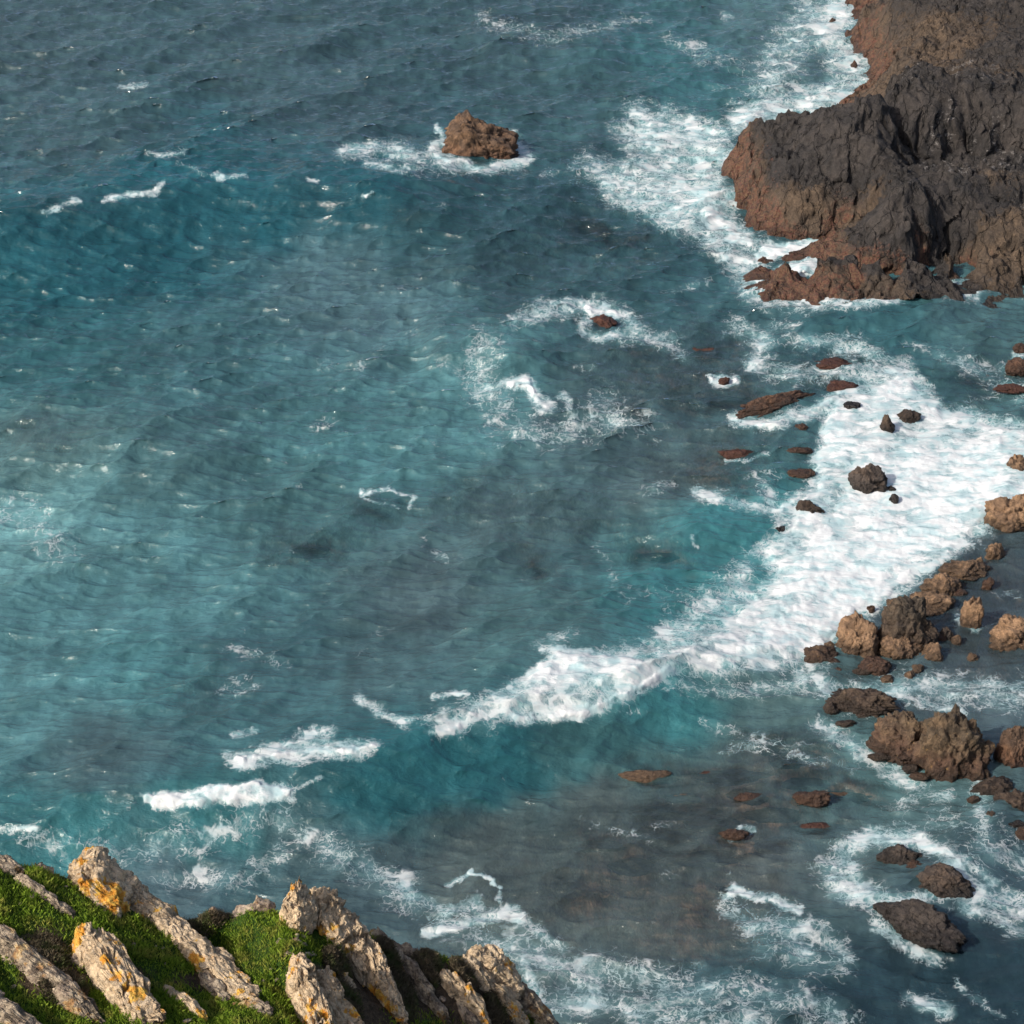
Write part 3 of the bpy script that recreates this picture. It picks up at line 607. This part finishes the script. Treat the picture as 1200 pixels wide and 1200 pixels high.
def boulder(cx, bot, w, h, mat, label, name='sea_rock', cat='rock', group=None, rz=0.0, zc=0.0, deep=None, lean=None, lvl=5, **kw):
    """cx: picture column, bot: row where it meets the water, w and h: its width and visible height in picture points"""
    _seed[0] += 1
    c0 = at(cx, bot); th = math.atan2(H, c0[1]); ppm = FPX / math.hypot(c0[1], H)
    a = w / 2 / ppm; hm = h / ppm
    b = min(.85 * a, .40 * hm / math.sin(th)) if deep is None else deep
    T = hm - b * math.sin(th); c = math.sqrt(max(T * T - (b * math.sin(th)) ** 2, (.15 * hm) ** 2)) / math.cos(th)
    p, f = rock_shape(kw.pop('seed', _seed[0]), (a, b, c), lvl, **kw)
    if lean: # (towards x, towards y) shear of the upper part
        p[:, 0] += lean[0] * np.maximum(p[:, 2], 0); p[:, 1] += lean[1] * np.maximum(p[:, 2], 0)
    p = p - (p.max(0) + p.min(0)) / 2; p = p / (p.max(0) - p.min(0)) * 2 * np.array([a, b, c]) if not lean else p / np.abs(p).max(0) * np.array([a, b, c])
    p = rotz(p * 1.04, rz)
    loc = np.array([(cx - 600) / FPX * math.hypot(c0[1], H), c0[1] + b, zc])
    loc[0] = at(cx, bot)[0] * (c0[1] + b) / c0[1]
    if name == 'submerged_rock': loc[2] = -p[:, 2].max() - .22
    o = mesh_obj(name, p, f, M[mat], loc=loc)
    tag(o, label, cat, group); return o
G1 = 'boulders along the shore'; G2 = 'rocks awash in the surf'; G3 = 'rock crags in the shallows'; G4 = 'rocks just under the water'
def islet():
    c = at(560, 194); ppm = FPX / math.hypot(c[1], H)
    p, f = rock_shape(331, (1, 1, 1), 6, 14, .12, .12, 1.9, 24, box=.85)
    s = (p[:, 0] + 1) / 2       # tall prow at the left, falling to the right
    p[:, 2] *= np.interp(p[:, 0], [-1, -.6, -.35, 0, .5, 1], [.75, 1.15, 1.15, .88, .68, .5])
    p *= np.array([45 / ppm, 1.55, 2.0]); p[:, 0] += .12 * p[:, 2]
    o = mesh_obj('rock_islet', p, f, M['brown'], loc=(at(560, 185)[0], c[1] + 1.4, .15))
    tag(o, 'lone brown rock islet with a peaked left end ringed by foam', 'islet')
islet()
BL = [
 (706,386,34,17,'red','small red rock tip breaking the surface beside a white foam cap',G2,{}),
 (975,433,50,16,'red','low red-brown rock awash above the diagonal rock bar',G2,{'zc':-.1}),
 (985,459,42,14,'red','thin red-brown ledge at the upper edge of the whitewash',G2,{}),
 (848,451,14,9,'red','tiny red rock tip capped with foam left of the whitewash',G2,{}),
 (939,505,18,9,'brown','small brown rock just below the long diagonal rock bar',G2,{}),
 (997,481,22,11,'wetblack','flat dark wet stone swamped by the upper whitewash',G2,{}),
 (1039,508,19,21,'dark','upright dark stone, left one of the pair in the upper whitewash',G2,{}),
 (1064,495,28,17,'dark','round dark stone, right one of the pair in the upper whitewash',G2,{}),
 (866,538,52,13,'red','long low reddish rock in calm water left of the whitewash',G2,{}),
 (935,532,34,10,'brown','low rusty rock beside the long low reddish one',G2,{}),
 (938,562,34,13,'brown','small brown rock at the left rim of the whitewash',G2,{}),
 (1017,581,50,38,'grey','domed grey-brown boulder alone in the middle of the whitewash',G2,{'facets':16,'sharp':9,'lvl':6}),
 (1045,577,11,8,'wetblack','pebble-sized dark stone touching the domed boulder in the surf',G2,{}),
 (1047,592,12,13,'wetblack','little dark stone just below right of the domed boulder',G2,{}),
 (944,608,40,25,'dark','brown hump with foam pouring over its front in the left whitewash',G2,{}),
 (913,627,22,12,'wetblack','small dark wet stone at the lower left of the surf',G2,{}),
 (1190,557,26,24,'tan','tan boulder cut by the right picture edge above the twin boulder',G1,{}),
 (1180,626,64,46,'tan','wide tan twin boulder at the right edge beside the whitewash',G1,{'lvl':6}),
 (1194,412,16,10,'brown','small brown rock at the right edge below the headland, upper one',G2,{}),
 (1190,437,28,18,'brown','orange-brown rock at the right edge below the headland, lower one',G2,{}),
 (1182,460,38,10,'red','flat reddish slab awash at the right edge',G2,{}),
 (1165,656,24,20,'tan','small pointed tan stone below the twin boulder',G1,{}),
 (1129,680,62,27,'tan','long low tan boulder topmost in the diagonal boulder chain',G1,{'lvl':6}),
 (1100,703,54,34,'tan','ribbed tan boulder second in the diagonal boulder chain',G1,{'lvl':6,'rough':.16}),
 (1091,722,58,27,'tan','low sloping tan boulder behind the dark crag',G1,{'lvl':6}),
 (1136,738,26,38,'tan','upright oval tan stone with dark hollows standing in still water',G1,{'seed':5,'box':.7,'ridge':.04}),
 (1135,706,28,12,'tan','submerged pale stone just behind the upright oval stone',G4,{'zc':-.28}),
 (1184,765,62,45,'tan','big pitted tan boulder at the right edge in still water',G1,{'lvl':6,'rough':.2,'lean':(-.2,0)}),
 (1047,713,18,12,'tan','small tan stone peeping over the top of the dark crag',G1,{}),
 (1060,768,76,66,'dark','tall black-brown crag towering over the tan boulders',G3,{'lvl':6,'rough':.2,'facets':20}),
 (1004,772,56,50,'tan','squarish tan block standing left of the dark crag',G1,{'lvl':6,'facets':9}),
 (1053,775,54,36,'tan','smooth tan boulder leaning on the front of the dark crag',G1,{'lvl':6,'sharp':8}),
 (1091,777,29,24,'tan','small angular tan stone at the right foot of the dark crag',G1,{}),
 (1107,751,22,19,'grey','half sunken brown stone right of the dark crag',G1,{'zc':-.1}),
 (1024,791,40,22,'brown','brown foot stone under the squarish tan block',G1,{}),
 (963,781,46,24,'spot','mottled weedy rock at the lower tip of the whitewash',G3,{'rough':.25}),
 (1010,842,86,36,'dark','low jagged dark ledge below the boulder chain',G3,{'lvl':6,'rough':.26,'facets':22,'rz':-.25}),
 (1052,895,76,62,'spot','knobbly brown crag shoulder left of the big spotted crag',G3,{'lvl':6,'rough':.22,'facets':20,'rz':-.35}),
 (1108,917,98,88,'spot','big ribbed crag with yellow lichen spots',G3,{'lvl':6,'rough':.2,'facets':20,'layer':((.96,.1,-.25),6,.06)}),
 (1186,905,48,54,'brown','angular brown crag at the right edge beside the big spotted crag',G3,{'lvl':6,'facets':9}),
 (1160,936,50,24,'dark','dark stepped stones at the right foot of the big spotted crag',G3,{'rough':.26}),
 (1188,960,54,34,'dark','dark jumbled ledge at the right edge below the crags',G3,{'rough':.28}),
 (1187,975,34,16,'wetblack','black wet stone lowest of the right edge crags',G3,{}),
 (1052,1016,54,27,'grey','rounded brown rock uppermost of the lower foam-ringed group',G2,{'lvl':6}),
 (1072,1021,28,13,'brown','small olive stone between two larger foam-ringed rocks',G2,{}),
 (1104,1055,68,42,'grey','smooth brown rock with a rounded back in the lower right foam',G2,{'lvl':6,'lean':(-.3,0)}),
 (880,940,40,12,'brown','brown rock awash in the murky lower shallows',G2,{'zc':-.05}),
 (950,943,44,18,'brown','larger olive-brown rock awash in the lower shallows',G2,{'zc':-.05}),
 (860,982,36,12,'brown','small brown rock awash with foam flecks in the lower shallows',G2,{'zc':-.05}),
 (1010,790,26,8,'dark','small flat stone in front of the squarish tan block',G1,{}),
]
for cx, bot, w, h, mat, lab, g, kw in BL:
    boulder(cx, bot, w, h, mat, lab, 'boulder' if g == G1 else ('crag' if g == G3 else 'sea_rock'), {G1: 'boulder', G3: 'crag'}.get(g, 'rock'), g, **kw)
rs = np.random.RandomState(21)
for i in range(16):
    cx, bot = [(905,868),(870,925),(905,950),(835,960),(800,930),(780,975),(830,1000),(890,1000),(740,1010),(930,885),(985,930),(760,905),(910,985),(700,985),(860,1040),(960,965)][i]
    boulder(cx, bot, rs.randint(34, 76), rs.randint(12, 20), 'tan' if i % 3 else 'red', 'rusty stone showing dimly through the murky lower shallows', 'submerged_rock', 'rock', 'stones under the lower shallows', zc=-.42, lvl=4, facets=18)
rs = np.random.RandomState(12)
for cx, bot in [(1075,790),(1120,755),(1068,798),(1040,800),(985,790),(1110,690),(1150,665),(1078,716),(1018,716),(1125,700),(1150,676),(975,760),(1100,752),(1085,745),(1160,690),(1140,775)]:
    boulder(cx + rs.randint(-3, 4), bot, rs.randint(10, 20), rs.randint(7, 14), 'tan' if rs.rand() < .6 else 'brown', 'small broken stone among the boulders of the shore chain', 'rubble_stone', 'stone', 'rubble between the shore boulders', lvl=4)
for cx, bot in [(990,852),(1068,905),(1080,915),(1150,915),(1140,942),(1172,948),(1030,890),(975,838),(1162,968),(1196,985),(1150,890)]:
    boulder(cx + rs.randint(-3, 4), bot, rs.randint(14, 30), rs.randint(8, 18), 'spot' if rs.rand() < .5 else 'dark', 'jagged broken stone at the foot of the dark crags', 'rubble_stone', 'stone', 'rubble at the foot of the crags', lvl=4, facets=8)
# long diagonal bar
def bar_rock(x0, y0, x1, y1, thick, mat, label, name='rock_bar', cat='rock', zc=0.0, seed=0, lift=1.0, **kw):
    A, B_ = at(x0, y0), at(x1, y1); d = B_ - A; L = np.linalg.norm(d[:2]); m = (A + B_) / 2
    ppm = FPX / math.hypot(m[1], H); t_ = thick / ppm
    p, f = rock_shape(seed, (L / 2, t_ * .75, t_ * lift), 6, 18, **kw); p = rotz(p, math.atan2(d[1], d[0]))
    return tag(mesh_obj(name, p, f, M[mat], loc=(m[0], m[1], zc)), label, cat, G2)
bar_rock(862, 488, 950, 466, 15, 'brown', 'long brown rock bar lying diagonally in foam', seed=41, rough=.14)
bar_rock(1024, 1066, 1128, 1108, 40, 'wetblack', 'big black wedge-shaped rock lowest at the right, washed by foam', 'sea_rock', seed=47, rough=.1, lift=.65, zc=.1)
for cx, bot, w, h, zc, lab in [(945,912,56,16,-.5,'round red rock just under the water below the crags'),(925,888,44,12,-.55,'faint red rock under water above the round red one'),
    (860,905,90,14,-.6,'broad rusty slab under the murky lower water'),(790,945,110,16,-.7,'wide brown slab under murky water left of the awash rocks'),(800,1000,80,14,-.7,'dull brown hump under the lowest murky water'),
    (628,665,24,8,-.5,'small reddish rock under mid-sea water'),(770,648,54,12,-.6,'reddish hump under teal water left of the whitewash'),(360,642,60,12,-.7,'dull reddish patch rock under the left mid water'),
    (440,597,40,10,-.55,'brown rock under a thin foam ring'),(830,408,60,14,-.5,'dark red slab under water below the headland'),(740,480,50,10,-.6,'dull red rock under water beside the foam swirl'),
    (700,268,90,14,-.7,'purplish slab under the open water below the islet'),(1150,440,60,18,-.5,'brown slab under water at the right below the headland'),(860,470,90,18,-.55,'dark slab under water left of the diagonal bar')]:
    boulder(cx, bot, w, h, 'red', lab, 'submerged_rock', 'rock', G4, zc=zc, facets=18, lvl=4)

# ------------------------------------------------------------------ near cliff slope
SIL = [(-260,1000,31.0),(-120,1000,30.6),(0,1014,30.2),(50,1022,29.9),(110,1035,29.6),(150,1060,29.4),(200,1085,29.1),(250,1076,29.0),(300,1066,29.0),(350,1078,29.1),(400,1090,28.5),(450,1105,28.1),(500,1120,27.7),(540,1130,27.3),(590,1160,26.8),(640,1196,26.1),(690,1240,25.2),(760,1310,23.6)]
IN = [(0,1200,30.6),(150,1200,30.0),(300,1205,29.3),(430,1205,28.3),(540,1205,27.2),(600,1210,26.6),(0,1100,30.4),(70,1120,30.1),(150,1120,29.65),(210,1130,29.2),(255,1110,28.45),(300,1110,28.85),(345,1115,29.2),(330,1150,29.0),(380,1130,28.8),(420,1150,28.2),(480,1165,27.7),(550,1170,27.3),
      (100,1160,30.0),(200,1170,29.4),(270,1165,29.0),(-150,1120,31.3),(-200,1260,32.2),(100,1290,30.8),(300,1300,29.8),(500,1300,28),(650,1300,26)]
P_, Z_ = [], []
SIL = [(a, b, 29 + (c - 29) * .7 if a < 300 else c) for a, b, c in SIL]; IN = [(a, b, 29 + (c - 29) * .7 if a < 300 else c) for a, b, c in IN]
for a in SIL:
    w = at(*a); P_.append(w[:2]); Z_.append(w[2])
    for dy, dz in ((1.3, 2.2), (4, 8.5), (9, 18.5), (14, 29.5)): P_.append((w[0] + dy * .12, w[1] + dy)); Z_.append(max(w[2] - dz, -2))
for a in IN: w = at(*a); P_.append(w[:2]); Z_.append(w[2])
for x, y, z in [(0,0,48.2),(-5,0,48.8),(5,0,47.5),(0,-10,49.5),(-40,-10,52),(40,-12,47),(0,4,44.8),(0,9,38.8),(-4,4,45.4),(5,4,43.5),(6,9,35.5),(9,15,24),(14,19,10),(20,22,-2),(14,8,34),(25,0,38),(35,12,14),(45,22,-2),
    (-15,14,37),(-25,20,34),(-25,30,20),(-25,38,0),(-45,14,30),(-45,26,8),(-45,34,-2),(-60,10,28),(-60,28,-2),(-25,50,-2),(-50,50,-2),(-20,4,46),(0,-60,55),(-60,-60,58),(60,-60,52),(6,24,12),(12,28,-2),(9,20,18)]:
    P_.append((x, y)); Z_.append(z)
fT = rbf(P_, np.array(Z_), .03)
def terr(x, y):
    x = np.asarray(x, float); y = np.asarray(y, float)
    z = np.minimum(fT(x, y), 31 - 2.2 * np.maximum(0, y - 25.5)); k = x * .87 + y * .49         # strata run down to the right, towards the viewer
    l = -x * .49 + y * .87
    vis = sstep(12, 17, y)
    return z + vis * (.10 * fbm(k / 1.1, l / 2.4, 0, 4, 15) + .06 * ridged(k / .55, l / 2.5, 0, 3, 19) - .05)
def soil_mat():
    t = NT('soil_and_turf'); P = t.pos(); n1 = t.noise(P, 1.3, 5, .6); n2 = t.noise(P, 9, 5, .7); n3 = t.noise(P, 60, 3, .7)
    g = t.mix(t.mr(n2, .35, .65), (.020, .045, .008), (.05, .10, .016)); s = t.mix(t.mr(n2, .35, .65), (.05, .037, .025), (.12, .085, .055))
    turf = t.attr('turf'); c = t.mix(t.mr(t.math('ADD', turf, t.math('MULTIPLY', t.math('SUBTRACT', n2, .5), .8)), .3, .6), s, g)
    c = t.mix(t.mr(n3, .4, .7), t.vscale(c, .7), t.vscale(c, 1.3))
    b = t.bump(t.math('ADD', t.math('MULTIPLY', n2, .12), t.math('MULTIPLY', n3, .03)), 1.0, .9)
    return t.done(t.new('ShaderNodeBsdfPrincipled', {'Base Color': c, 'Roughness': .95, 'Normal': b, 'Specular IOR Level': .1}).outputs[0])
M['soil'] = soil_mat()
xs = np.concatenate([np.arange(-60, -8, 1.2), np.arange(-8, 3.4, .045), np.arange(3.4, 60, 1.2)]); ys = np.concatenate([np.arange(-60, 13, 1.0), np.arange(13, 28.5, .05), np.arange(28.5, 56, .7)])
tx, ty = np.meshgrid(xs, ys); tz = terr(tx, ty)
BARE = [(45,1115,40,30),(60,1150,55,22),(200,1062,50,14),(230,1075,60,12),(470,1130,70,30),(520,1160,60,40),(400,1170,45,30),(360,1140,30,16),(560,1180,40,30),(240,1150,40,12),(150,1140,30,10),(450,1190,60,40),(120,1050,40,10)]
def turf_at(x, y, z):
    qx, qy = proj(x, y, z); m = np.ones(np.shape(x))
    for a, b, rx, ry in BARE: m = m - .75 * np.exp(-((qx - a) / rx) ** 2 - ((qy - b) / ry) ** 2)
    m = m + .55 * fbm(x * 1.3, y * .8, 0, 4, 88) - .05
    return np.clip(m, 0, 1)
turf = turf_at(tx, ty, tz)
tag(mesh_obj('terrain', np.stack([tx, ty, tz], -1).reshape(-1, 3), grid_faces(*tx.shape), M['soil'], attrs={'turf': turf.ravel()}), kind='structure')

def on_slope(px, py):
    zs = np.arange(36, 20, -.02); W = np.array([at(px, py, z) for z in zs]); g = W[:, 2] - terr(W[:, 0], W[:, 1])
    W, g = W[W[:, 1] < 26.5], g[W[:, 1] < 26.5]; k = np.nonzero(g < 0)[0]
    w = W[k[0]] if len(k) else W[np.argmin(g)]
    return np.array([w[0], w[1], float(terr(w[0], w[1]))])
OCC = []
def slab(x0, y0, x1, y1, w, h, mat, label, seed, tilt=0.0, nose=1.0, lvl=6, name='rock_outcrop', group='tilted slabs on the slope', up=0.0, n=9, am=.035, rough=.08):
    """bedded outcrop lying along two picture points; w across in m, h standing out of the turf in m; nose: how high its upper-left end rises"""
    A, B_ = on_slope(x0, y0), on_slope(x1, y1); d = B_ - A; L = np.linalg.norm(d); m = (A + B_) / 2
    p, f = rock_shape(seed, (1, 1, 1), lvl, 12, rough, .07, 2.0, 26, layer=((.10, .96, .25), n * .6, am * 1.3), box=.45, blk=.13)
    k = np.interp(p[:, 0], [-1, -.6, 0, 1], [nose, nose, .85, .6]); p[:, 2] = np.where(p[:, 2] > 0, p[:, 2] * k, p[:, 2])
    # cross joints split it into blocks, each a little off its neighbours
    s_ = p[:, 0] * L * 1.1 + .5 * p[:, 2] + .25 * noise(p[:, 0] * 3, p[:, 1] * 3, p[:, 2] * 3, seed); ib = np.floor(s_); eb = np.abs(s_ - ib - .5) * 2
    p[:, 1] += .30 * noise(ib * 5.3 + .4, seed * .77, 0.3, 3); p[:, 2] += np.where(p[:, 2] > -.3, .38, 0) * noise(ib * 3.1 + .7, seed * .57 + 5, 0.6, 4)
    p[:, 1] *= 1 - .13 * sstep(.8, 1, eb); p[:, 2] -= .10 * sstep(.82, 1, eb)
    p = p * np.array([L / 2 * 1.05, w / 2 * 1.12, h * 1.0])
    q = p * 5 + seed; p += .035 * np.stack([fbm(q[:, 0], q[:, 1], q[:, 2], 4, 2), fbm(q[:, 0], q[:, 1], q[:, 2], 4, 12), fbm(q[:, 0], q[:, 1], q[:, 2], 4, 22)], 1)
    # a couple of broken blocks of the same bed lean on the nose and flank
    rs = np.random.RandomState(seed); VV, FF = [p], [f]
    if L > .5:
        for k, u in enumerate([-.42, -.1, .25][:2 + (L > 1.4)]):
            q, f2 = rock_shape(seed * 31 + k, (rs.uniform(.16, .26) + .04 * L, w * rs.uniform(.32, .5), h * rs.uniform(.75, 1.1) * (nose if k == 0 else .85)), 5, 8, rough, .05, 1.9, 34, layer=((.10, .96, .25), n * .6, am * 1.5), box=.5, blk=.2)
            q = rotz(q, rs.uniform(-.3, .3)); q += np.array([u * L, w * rs.uniform(-.35, .35), -.1 * h]); FF.append(f2 + sum(len(z_) for z_ in VV)); VV.append(q)
    p = np.concatenate(VV); f = np.concatenate(FF)
    X_ = d / L; Yv = np.cross([0, 0, 1], X_); Yv /= np.linalg.norm(Yv); Zv = np.cross(X_, Yv)
    c, s = math.cos(tilt), math.sin(tilt); Y2 = Yv * c + Zv * s; Z2 = Zv * c - Yv * s
    p = p[:, :1] * X_ + p[:, 1:2] * Y2 + p[:, 2:] * Z2
    o = mesh_obj(name, p, f, M[mat], loc=m + np.array([0, 0, up])); tag(o, label, 'rock', group)
    OCC.append((A, B_, w)); return o
slab(88,1014,155,1066,.80,.38,'cliff','broad pale crest slab with orange lichen at the top of the left ridge',3,-.3,1.2)
slab(130,1028,215,1092,.40,.30,'cliff','narrow lichen-edged slab continuing the left ridge downward',5,-.3)
slab(190,1082,262,1150,.34,.22,'cliff','lumpy middle slab of the left ridge',8,-.3)
slab(240,1128,298,1178,.32,.22,'cliff','lowest pale slab of the left ridge',13,-.3)
slab(100,1112,180,1200,.40,.34,'cliff','pale block slab with a bright orange tip in the left grass',21,-.2,1.25)
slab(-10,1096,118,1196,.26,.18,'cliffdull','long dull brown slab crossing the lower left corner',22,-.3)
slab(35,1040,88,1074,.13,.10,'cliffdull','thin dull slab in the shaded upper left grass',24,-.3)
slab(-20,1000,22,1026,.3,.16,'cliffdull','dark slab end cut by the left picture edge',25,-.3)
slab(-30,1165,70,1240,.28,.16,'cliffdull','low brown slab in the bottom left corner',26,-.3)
slab(336,1064,366,1092,.46,.62,'cliff','tall pale upright slab, left one of the central lichen outcrop',31,.1,1.15,up=.1)
slab(364,1070,408,1112,.56,.52,'cliff','big pale slab with large orange lichen patches in the central outcrop',32,-.1,1.15,up=.05)
slab(396,1092,436,1155,.38,.40,'cliff','jagged slab on the right flank of the central outcrop',33,-.2)
slab(425,1120,470,1200,.24,.30,'cliff','sunlit rib running down from the central outcrop',34,-.25)
slab(345,1150,382,1215,.34,.42,'cliff','stout pale slab standing at the bottom edge, left of a pair',35,0,1.1,up=.1)
slab(372,1162,425,1225,.30,.30,'cliff','flat pale slab at the bottom edge, right of a pair',36,-.2)
slab(398,1142,412,1162,.14,.16,'cliff','small orange-tipped knob beneath the central outcrop',37,0,lvl=5)
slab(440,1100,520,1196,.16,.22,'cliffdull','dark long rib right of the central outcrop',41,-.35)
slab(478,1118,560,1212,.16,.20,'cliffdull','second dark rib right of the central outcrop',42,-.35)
slab(520,1150,572,1212,.20,.24,'cliff','pale rib with an orange spot between the dark ribs',43,-.3)
slab(552,1118,602,1170,.48,.36,'cliff','bright orange lichen slab at the right end of the slope',44,-.2,1.2)
slab(548,1140,618,1214,.22,.26,'cliff','pale slab under the bright orange end slab',45,-.3)
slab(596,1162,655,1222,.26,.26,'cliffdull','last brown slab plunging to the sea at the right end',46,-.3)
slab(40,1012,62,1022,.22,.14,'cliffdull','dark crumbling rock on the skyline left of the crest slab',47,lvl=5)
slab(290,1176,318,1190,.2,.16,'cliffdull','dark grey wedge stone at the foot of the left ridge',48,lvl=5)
slab(325,1104,356,1106,.09,.06,'stone','short pale stone in the bright grass, upper of two',51,lvl=5)
slab(336,1118,368,1118,.09,.06,'stone','short orange-flecked stone in the bright grass, lower of two',52,lvl=5)
slab(275,1068,300,1058,.16,.12,'stone','pale skyline stone left of the central outcrop, low one',53,lvl=5)
slab(294,1052,320,1046,.18,.16,'stone','rounded pale skyline stone left of the central outcrop, top one',54,lvl=5)
slab(245,1066,262,1064,.12,.1,'stone','small brown stone on the saddle skyline',55,lvl=5)
slab(84,1126,106,1132,.12,.1,'stone','small orange stone beside the orange-tipped slab',56,lvl=5)
slab(198,1166,240,1196,.14,.12,'cliff','low broken rib in the lower left grass',57,-.3,lvl=5)
slab(240,1152,266,1174,.18,.14,'cliffdull','grey stump of rock beside the lowest ridge slab',58,lvl=5)

# ------------------------------------------------------------------ pebbles lying in the grass
rs = np.random.RandomState(3); PB = []
v, f = rock_shape(901, (1, .8, .55), 3, 10, .1, .03)
for i in range(70):
    qx, qy = rs.uniform(0, 560), rs.uniform(1040, 1198)
    w = on_slope(qx, qy)
    a, b = proj(*w)
    if abs(b - qy) > 3 or qy < np.interp(qx, [s[0] for s in SIL], [s[1] for s in SIL]) + 6: continue
    if i == 0 or not PB:
        o = mesh_obj('grass_stone', v, f, M['stone']); tag(o, 'small pale stone lying loose in the cliff grass', 'stone', 'loose stones in the grass')
    else: o = PB[0].copy(); COL.objects.link(o)
    s = rs.uniform(.025, .075); o.scale = (s, s * rs.uniform(.7, 1), s * rs.uniform(.6, 1)); o.rotation_euler = (rs.uniform(-.4, .4), rs.uniform(-.4, .4), rs.uniform(0, 6)); o.location = w + np.array([0, 0, s * .2]); PB.append(o)

# ------------------------------------------------------------------ grass
def blade_mat(name, c0, c1, c2):
    t = NT(name); v = t.attr('vary'); P = t.pos(); n = t.noise(P, 3.5, 4, .6)
    c = t.mix(v, c0, c1); c = t.mix(t.mr(n, .45, .7), c, c2)
    d = t.new('ShaderNodeBsdfDiffuse', {'Color': c}).outputs[0]; tl = t.new('ShaderNodeBsdfTranslucent', {'Color': c}).outputs[0]
    return t.done(t.new('ShaderNodeMixShader', {0: .3, 1: d, 2: tl}).outputs[0])
M['grass'] = blade_mat('grass_blades', (.10, .18, .016), (.25, .34, .045), (.31, .30, .07))
M['twig'] = blade_mat('dry_heath_twigs', (.09, .075, .05), (.19, .15, .10), (.08, .11, .035))
def blades(n, gen, hmin, hmax, wid, spread=.6, seed=1):
    rs = np.random.RandomState(seed); x, y, z, sc = gen(rs, n); n = len(x)
    h = rs.uniform(hmin, hmax, n) * sc; a = rs.uniform(0, 2 * np.pi, n); w = wid * rs.uniform(.6, 1.3, n) * (.5 + .5 * sc)
    lx, ly = np.cos(a) * h * spread * rs.uniform(.2, 1.2, n), np.sin(a) * h * spread * rs.uniform(.2, 1.2, n)
    b = rs.uniform(0, 2 * np.pi, n); cx_, cy_ = np.cos(b) * w, np.sin(b) * w
    v = np.stack([np.stack([x - cx_, y - cy_, z - .01], -1), np.stack([x + cx_, y + cy_, z - .01], -1),
                  np.stack([x + cx_ * .8 + lx * .4, y + cy_ * .8 + ly * .4, z + h * .6], -1), np.stack([x + lx, y + ly, z + h * .95], -1)], 1)
    i = np.arange(n) * 4
    return v.reshape(-1, 3), np.stack([i, i + 1, i + 2, i + 3], -1), np.repeat(rs.uniform(0, 1, n), 4)
def gen_grass(rs, n):
    x = rs.uniform(-7.6, 2.6, n); y = rs.uniform(16.5, 27, n); z = terr(x, y); t_ = turf_at(x, y, z)
    qx, qy = proj(x, y, z); keep = (rs.uniform(size=n) < t_ ** 1.3) & (qx > -90) & (qx < 700) & (qy < 1290)
    cl = .55 + .75 * np.clip(.5 + fbm(x * 2.4, y * 2.4, 0, 3, 33), 0, 1)
    for A, B_, w in OCC:
        d = B_ - A; t = np.clip(((x - A[0]) * d[0] + (y - A[1]) * d[1]) / (d[0] ** 2 + d[1] ** 2), 0, 1)
        keep &= np.hypot(x - A[0] - t * d[0], y - A[1] - t * d[1]) > w * .33
    return x[keep], y[keep], z[keep], cl[keep]
v, f, c = blades(420000, gen_grass, .035, .085, .0065, .8)
tag(mesh_obj('grass', v, f, M['grass'], smooth=False, attrs={'vary': c}), 'short green grass covering the cliff slope between the slabs', kind='stuff')
# heath shrubs: twiggy dark mounds
def shrub(px, py, rx, ry, hh, label, seed, mat='twig', n=5200, name='heath_shrub'):
    c0 = on_slope(px, py)
    def gen(rs, n):
        a = rs.uniform(0, 2 * np.pi, n); r = np.sqrt(rs.uniform(0, 1, n)); x = np.cos(a) * r * rx; y = np.sin(a) * r * ry
        top = hh * np.sqrt(np.maximum(1 - r * r, 0)) * (.7 + .5 * np.clip(fbm(x * 5 + seed, y * 5, 0, 3, 5) + .5, 0, 1))
        zg = terr(x + c0[0], y + c0[1]) - c0[2]
        return x, y, zg + top * rs.uniform(.0, 1, n) ** .5, np.ones(n)
    v, f, c = blades(n, gen, .03, .07, .006, 1.0, seed)
    return tag(mesh_obj(name, v, f, M[mat], smooth=False, attrs={'vary': c}, loc=c0), label, 'shrub', 'heath shrubs on the slope')
for i, (a, b, rx, ry, hh, lab) in enumerate([(395,1135,.2,.25,.2,'round grey-brown heath shrub below the central outcrop'),(405,1180,.22,.5,.15,'brown heath cushion beside the bottom edge slabs'),
    (232,1078,.45,.35,.1,'flat dark heath mat on the shaded saddle'),(455,1120,.2,.3,.16,'dark heath shrub on the skyline right of the central outcrop'),(500,1135,.22,.4,.16,'dark heath shrub between the dark ribs'),
    (545,1140,.22,.35,.14,'dark heath shrub left of the bright orange end slab'),(470,1175,.22,.5,.15,'dark heath shrub low between ribs at the bottom edge'),(585,1190,.2,.4,.14,'brown heath shrub under the end slabs'),
    (50,1120,.35,.4,.1,'dull heath mat among the left corner grass'),(75,1160,.3,.3,.12,'dull heath mat beside the long dull slab')]):
    shrub(a, b, rx, ry, hh, lab, 60 + i)
